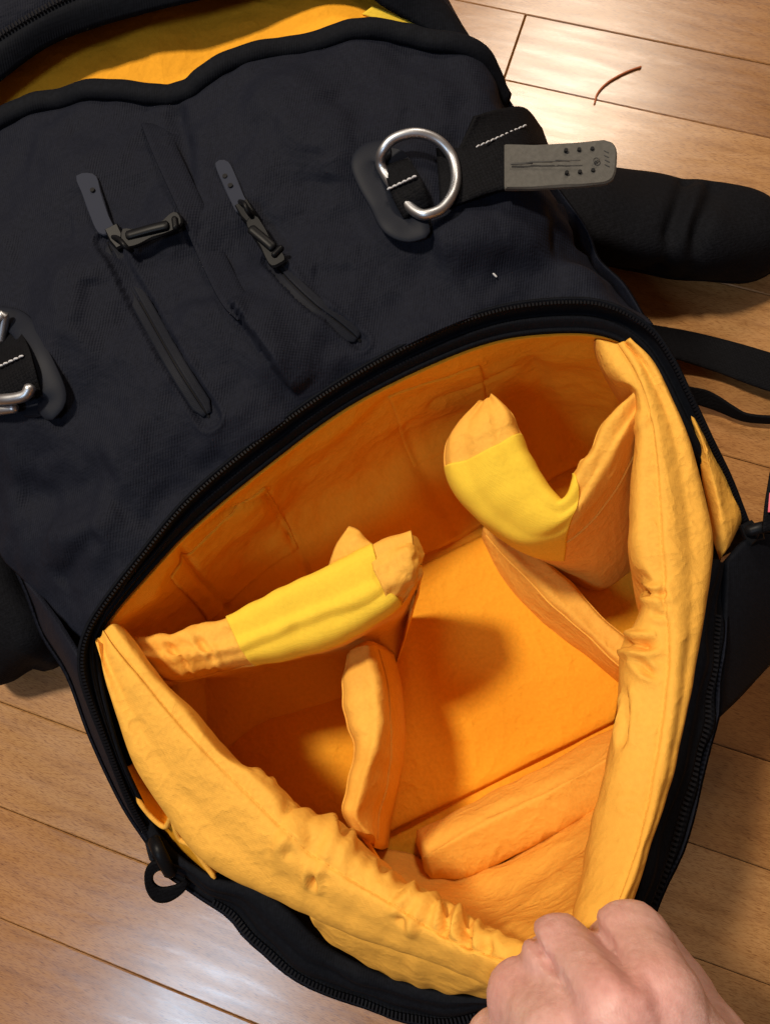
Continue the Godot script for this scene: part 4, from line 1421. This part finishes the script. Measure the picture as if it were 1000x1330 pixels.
func build_hand() -> void:
	var fingers := {
		1: [[828, 1276, .256, .0116], [794, 1209, .232, .0116], [778, 1214, .204, .0098], [800, 1246, .189, .0082]],
		2: [[772, 1294, .262, .0120], [706, 1228, .234, .0118], [694, 1240, .204, .0100], [724, 1272, .188, .0084]],
		3: [[702, 1338, .256, .0118], [656, 1280, .229, .0110], [652, 1292, .201, .0094], [690, 1314, .187, .0080]],
		4: [[652, 1392, .246, .0112], [622, 1340, .220, .0096], [622, 1352, .195, .0082], [656, 1372, .184, .0072]],
		5: [[890, 1350, .222, .0145], [846, 1272, .205, .0122], [820, 1226, .194, .0105], [786, 1204, .190, .0088]]}
	for k in fingers:
		for q in fingers[k]:
			q[0] += 26
			q[1] += 18
	for k in fingers:
		var f: Array = fingers[k]
		for i in 3:
			bones.append([k, P(f[i][0], f[i][1], f[i][2]), P(f[i + 1][0], f[i + 1][1], f[i + 1][2]), f[i][3], f[i + 1][3]])
	slits = [flat([[682, 1220], [700, 1238], [718, 1256], [742, 1282]], .246), flat([[738, 1180], [756, 1199], [782, 1222], [816, 1252]], .247)]
	var wr := P(955, 1520, .246)
	for q in [[852, 1298, .250, 0.0124], [802, 1312, .256, .0132], [730, 1354, .250, .0128], [680, 1412, .240, .0115]]:
		bones.append([0, P(q[0], q[1], q[2]).lerp(wr, 0.10), wr.lerp(P(q[0], q[1], q[2]), 0.12), q[3], 0.021])
	bones.append([0, P(906, 1368, .222), wr, 0.0145, 0.020])
	bones.append([0, P(800, 1340, .243), P(905, 1450, .238), 0.015, 0.019])
	var back := (wr - P(782, 1312, .252)).normalized()
	bones.append([0, wr, wr + back * 0.09 + Vector3(0, 0.004, 0), 0.0225, 0.029])
	bones.append([0, wr + back * 0.09 + Vector3(0, 0.004, 0), wr + back * 0.22 + Vector3(0, 0.02, 0), 0.029, 0.040])
	var lo := Vector3(1e9, 1e9, 1e9)
	var hi := -lo
	for b in bones:
		for e in 2:
			var r: float = b[3 + e] + 0.006
			lo = lo.min(b[1 + e] - Vector3.ONE * r)
			hi = hi.max(b[1 + e] + Vector3.ONE * r)
	var cell := 0.0017
	var nx := int((hi.x - lo.x) / cell) + 2
	var ny := int((hi.y - lo.y) / cell) + 2
	var nz := int((hi.z - lo.z) / cell) + 2
	var f := PackedFloat32Array()
	f.resize(nx * ny * nz)
	f.fill(1.0)
	# coarse pass: skip blocks that lie far from the surface
	var B := 5
	for bx in range(0, nx, B):
		for by in range(0, ny, B):
			for bz in range(0, nz, B):
				var c := lo + Vector3(bx + B * 0.5, by + B * 0.5, bz + B * 0.5) * cell
				var dc := hand_field(c)
				if absf(dc) > cell * B * 1.1 + 0.004:
					if dc < 0.0:
						for x in range(bx, mini(bx + B, nx)):
							for y in range(by, mini(by + B, ny)):
								for z in range(bz, mini(bz + B, nz)):
									f[(x * ny + y) * nz + z] = dc
					continue
				for x in range(bx, mini(bx + B, nx)):
					for y in range(by, mini(by + B, ny)):
						for z in range(bz, mini(bz + B, nz)):
							f[(x * ny + y) * nz + z] = hand_field(lo + Vector3(x, y, z) * cell)
	# surface nets
	var at := {}
	var v := PackedVector3Array()
	var offs := [0, 1, nz, nz + 1, ny * nz, ny * nz + 1, ny * nz + nz, ny * nz + nz + 1]
	var edges := [[0, 1], [2, 3], [4, 5], [6, 7], [0, 2], [1, 3], [4, 6], [5, 7], [0, 4], [1, 5], [2, 6], [3, 7]]
	for x in nx - 1:
		for y in ny - 1:
			for z in nz - 1:
				var i := (x * ny + y) * nz + z
				if absf(f[i]) > 0.006:
					continue
				var inside := 0
				for o in offs:
					if f[i + o] < 0.0:
						inside += 1
				if inside == 0 or inside == 8:
					continue
				var s := Vector3.ZERO
				var n := 0
				for e in edges:
					var fa := f[i + offs[e[0]]]
					var fb := f[i + offs[e[1]]]
					if (fa < 0.0) != (fb < 0.0):
						var t := fa / (fa - fb)
						var ca := Vector3((e[0] >> 2) & 1, (e[0] >> 1) & 1, e[0] & 1)
						var cb := Vector3((e[1] >> 2) & 1, (e[1] >> 1) & 1, e[1] & 1)
						s += ca.lerp(cb, t)
						n += 1
				at[i] = v.size()
				v.append(lo + (Vector3(x, y, z) + s / n) * cell)
	var tri := PackedInt32Array()
	var steps := [[ny * nz, nz, 1], [nz, 1, ny * nz], [1, ny * nz, nz]]
	for i in at:
		for a in 3:
			var e: int = steps[a][0]
			var p: int = steps[a][1]
			var q: int = steps[a][2]
			if i + e >= f.size() or (f[i] < 0.0) == (f[i + e] < 0.0):
				continue
			if not (at.has(i - p) and at.has(i - q) and at.has(i - p - q)):
				continue
			var c0: int = at[i - p - q]
			var c1: int = at[i - p]
			var c2: int = at[i]
			var c3: int = at[i - q]
			if f[i] < 0.0:
				tri.append_array([c0, c1, c2, c0, c2, c3])
			else:
				tri.append_array([c0, c2, c1, c0, c3, c2])
	# skin creases over the joints and redder knuckles
	var base := Color(0.74, 0.470, 0.420)
	var red := Color(0.70, 0.340, 0.310)
	var pale := Color(0.74, 0.50, 0.45)
	var spots := []
	for q in [[810, 1274, .270, .015, 0.7], [726, 1326, .266, .009, 0.4], [852, 1290, .266, .012, 0.4], [652, 1290, .235, .012, .55], [716, 1232, .24, .012, .45], [812, 1214, .238, .012, .3]]:
		spots.append([P(q[0], q[1], q[2]), q[3], q[4]])
	var col := PackedColorArray()
	for p in v:
		var c := base.lerp(pale, clampf(0.5 + swell.get_noise_3dv(p * 60.0), 0.0, 1.0) * 0.6)
		for s in spots:
			var dd: float = p.distance_to(s[0]) / s[1]
			c = c.lerp(red, float(s[2]) * exp(-dd * dd))
		col.append(c)
	for k in v.size():
		v[k] += Vector3(wrinkle.get_noise_3dv(v[k] * 140.0), wrinkle.get_noise_3dv(v[k] * 140.0 + Vector3(50, 0, 0)), wrinkle.get_noise_3dv(v[k] * 140.0 + Vector3(0, 50, 0))) * 0.00035
	tag(obj("person", emit(v, tri, PackedVector2Array(), true, col), M.skin), "bare left hand with curled fingers gripping the lower corner of the open bag", "person")

# ------------------------------------------------------------ everything
func mirror_lamp(x: float, y: float, dist: float) -> Vector3:     # where a lamp must hang to be mirrored by the floor there
	var p := P(x, y, 0)
	var d := (p - eye).normalized()
	return p + Vector3(d.x, -d.y, d.z) * dist

func lamp(called: String, at: Vector3, aim: Vector3, size: Vector2, e: float, c: Color) -> void:
	var l := AreaLight3D.new()
	l.name = called
	l.area_size = size
	l.light_energy = e
	l.light_color = c
	l.area_range = 6.0
	l.shadow_enabled = true
	add_child(l)
	l.look_at_from_position(at, aim, Vector3.FORWARD)

func _ready() -> void:
	# ---- camera
	var right := Vector3.RIGHT
	var fwd := Vector3(0, -cos(PITCH), -sin(PITCH))
	var up := Vector3(0, sin(PITCH), -cos(PITCH))
	cam_x = right * cos(ROLL) + up * sin(ROLL)
	cam_y = up * cos(ROLL) - right * sin(ROLL)
	cam_f = fwd
	cam_flat_x = Vector3(cam_x.x, 0, cam_x.z).normalized()
	cam_flat_y = Vector3(cam_y.x, 0, cam_y.z).normalized()
	var cam := Camera3D.new()
	cam.name = "camera"
	cam.fov = rad_to_deg(2.0 * atan(665.0 / FOCAL))
	cam.near = 0.02
	cam.far = 30.0
	cam.transform = Transform3D(Basis(cam_x, cam_y, -cam_f), eye)
	add_child(cam)
	cam.current = true
	# ---- light
	var we := WorldEnvironment.new()
	var env := Environment.new()
	env.background_mode = Environment.BG_COLOR
	env.background_color = lin(0.115, 0.062, 0.036)
	env.tonemap_mode = Environment.TONE_MAPPER_LINEAR
	env.tonemap_exposure = 1.0
	env.sdfgi_enabled = true
	env.ssao_enabled = true
	env.ssil_enabled = true
	we.environment = env
	add_child(we)
	lamp("ceiling_lamp", -cam_flat_x * 1.0 + cam_flat_y * 0.78 + Vector3(0, 2.3, 0), Vector3.ZERO, Vector2(0.26, 0.26), 5.9, Color(1.0, 0.94, 0.85))
	lamp("cool_lamp", mirror_lamp(270, 1310, 2.2), Vector3.ZERO, Vector2(0.36, 0.36), 1.0, Color(0.78, 0.90, 1.0))
	lamp("far_lamp", mirror_lamp(720, 130, 2.4), Vector3.ZERO, Vector2(0.5, 0.5), 1.9, Color(1.0, 0.93, 0.84))
	# ---- noises
	wrinkle.seed = 3
	wrinkle.frequency = 1.0
	wrinkle.fractal_octaves = 2
	swell.seed = 9
	swell.frequency = 1.0
	swell.fractal_octaves = 1
	make_materials()
	build_floor()
	# ---- the bag
	var bag := thing("backpack", "black backpack lying open on the floor with an orange padded inside", "backpack")
	build_panel(bag)
	zip_tape(bag)
	build_inside(bag)
	build_flap(bag)
	build_upper(bag)
	skirt(bag, pts([[-90, 205, .150], [-90, 400, .155], [-60, 590, .145], [-15, 670, .140], [30, 752, .137], [57, 822, .129], [90, 876, .125], [120, 957, .115], [160, 1042, .099], [194, 1094, .089]]), 0.006, 0.003, M.nylon, "outer_side")
	skirt(bag, pts([[655, 128, .143], [688, 180, .143], [712, 232, .146], [757, 296, .146], [774, 338, .146], [808, 372, .150], [842, 428, .158], [868, 462, .153], [893, 512, .146], [918, 565, .136], [945, 622, .120], [968, 682, .104], [1000, 694, .100]]), 0.006, 0.002, M.nylon, "outer_side")
	build_fittings(bag)
	build_straps(bag)
	build_dividers()
	build_hand()
	# ---- small things
	var th := curve(pts([[772, 134, .0009], [776, 121, .0009], [788, 108, .0010], [806, 97, .0010], [822, 90, .0009], [832, 87, .0009]]), 30)
	var fib := obj("fibre", tube(th, 0.0008, 7), M.fibre)
	tag(fib, "short curved rust coloured fibre lying on the floor boards", "fibre")
	tag(obj("lint", tube(PackedVector3Array([on_panel(641, 356, .001), on_panel(644, 359, .0012)]), 0.0005, 6), M.lint), "tiny white lint speck on the black front panel", "lint")
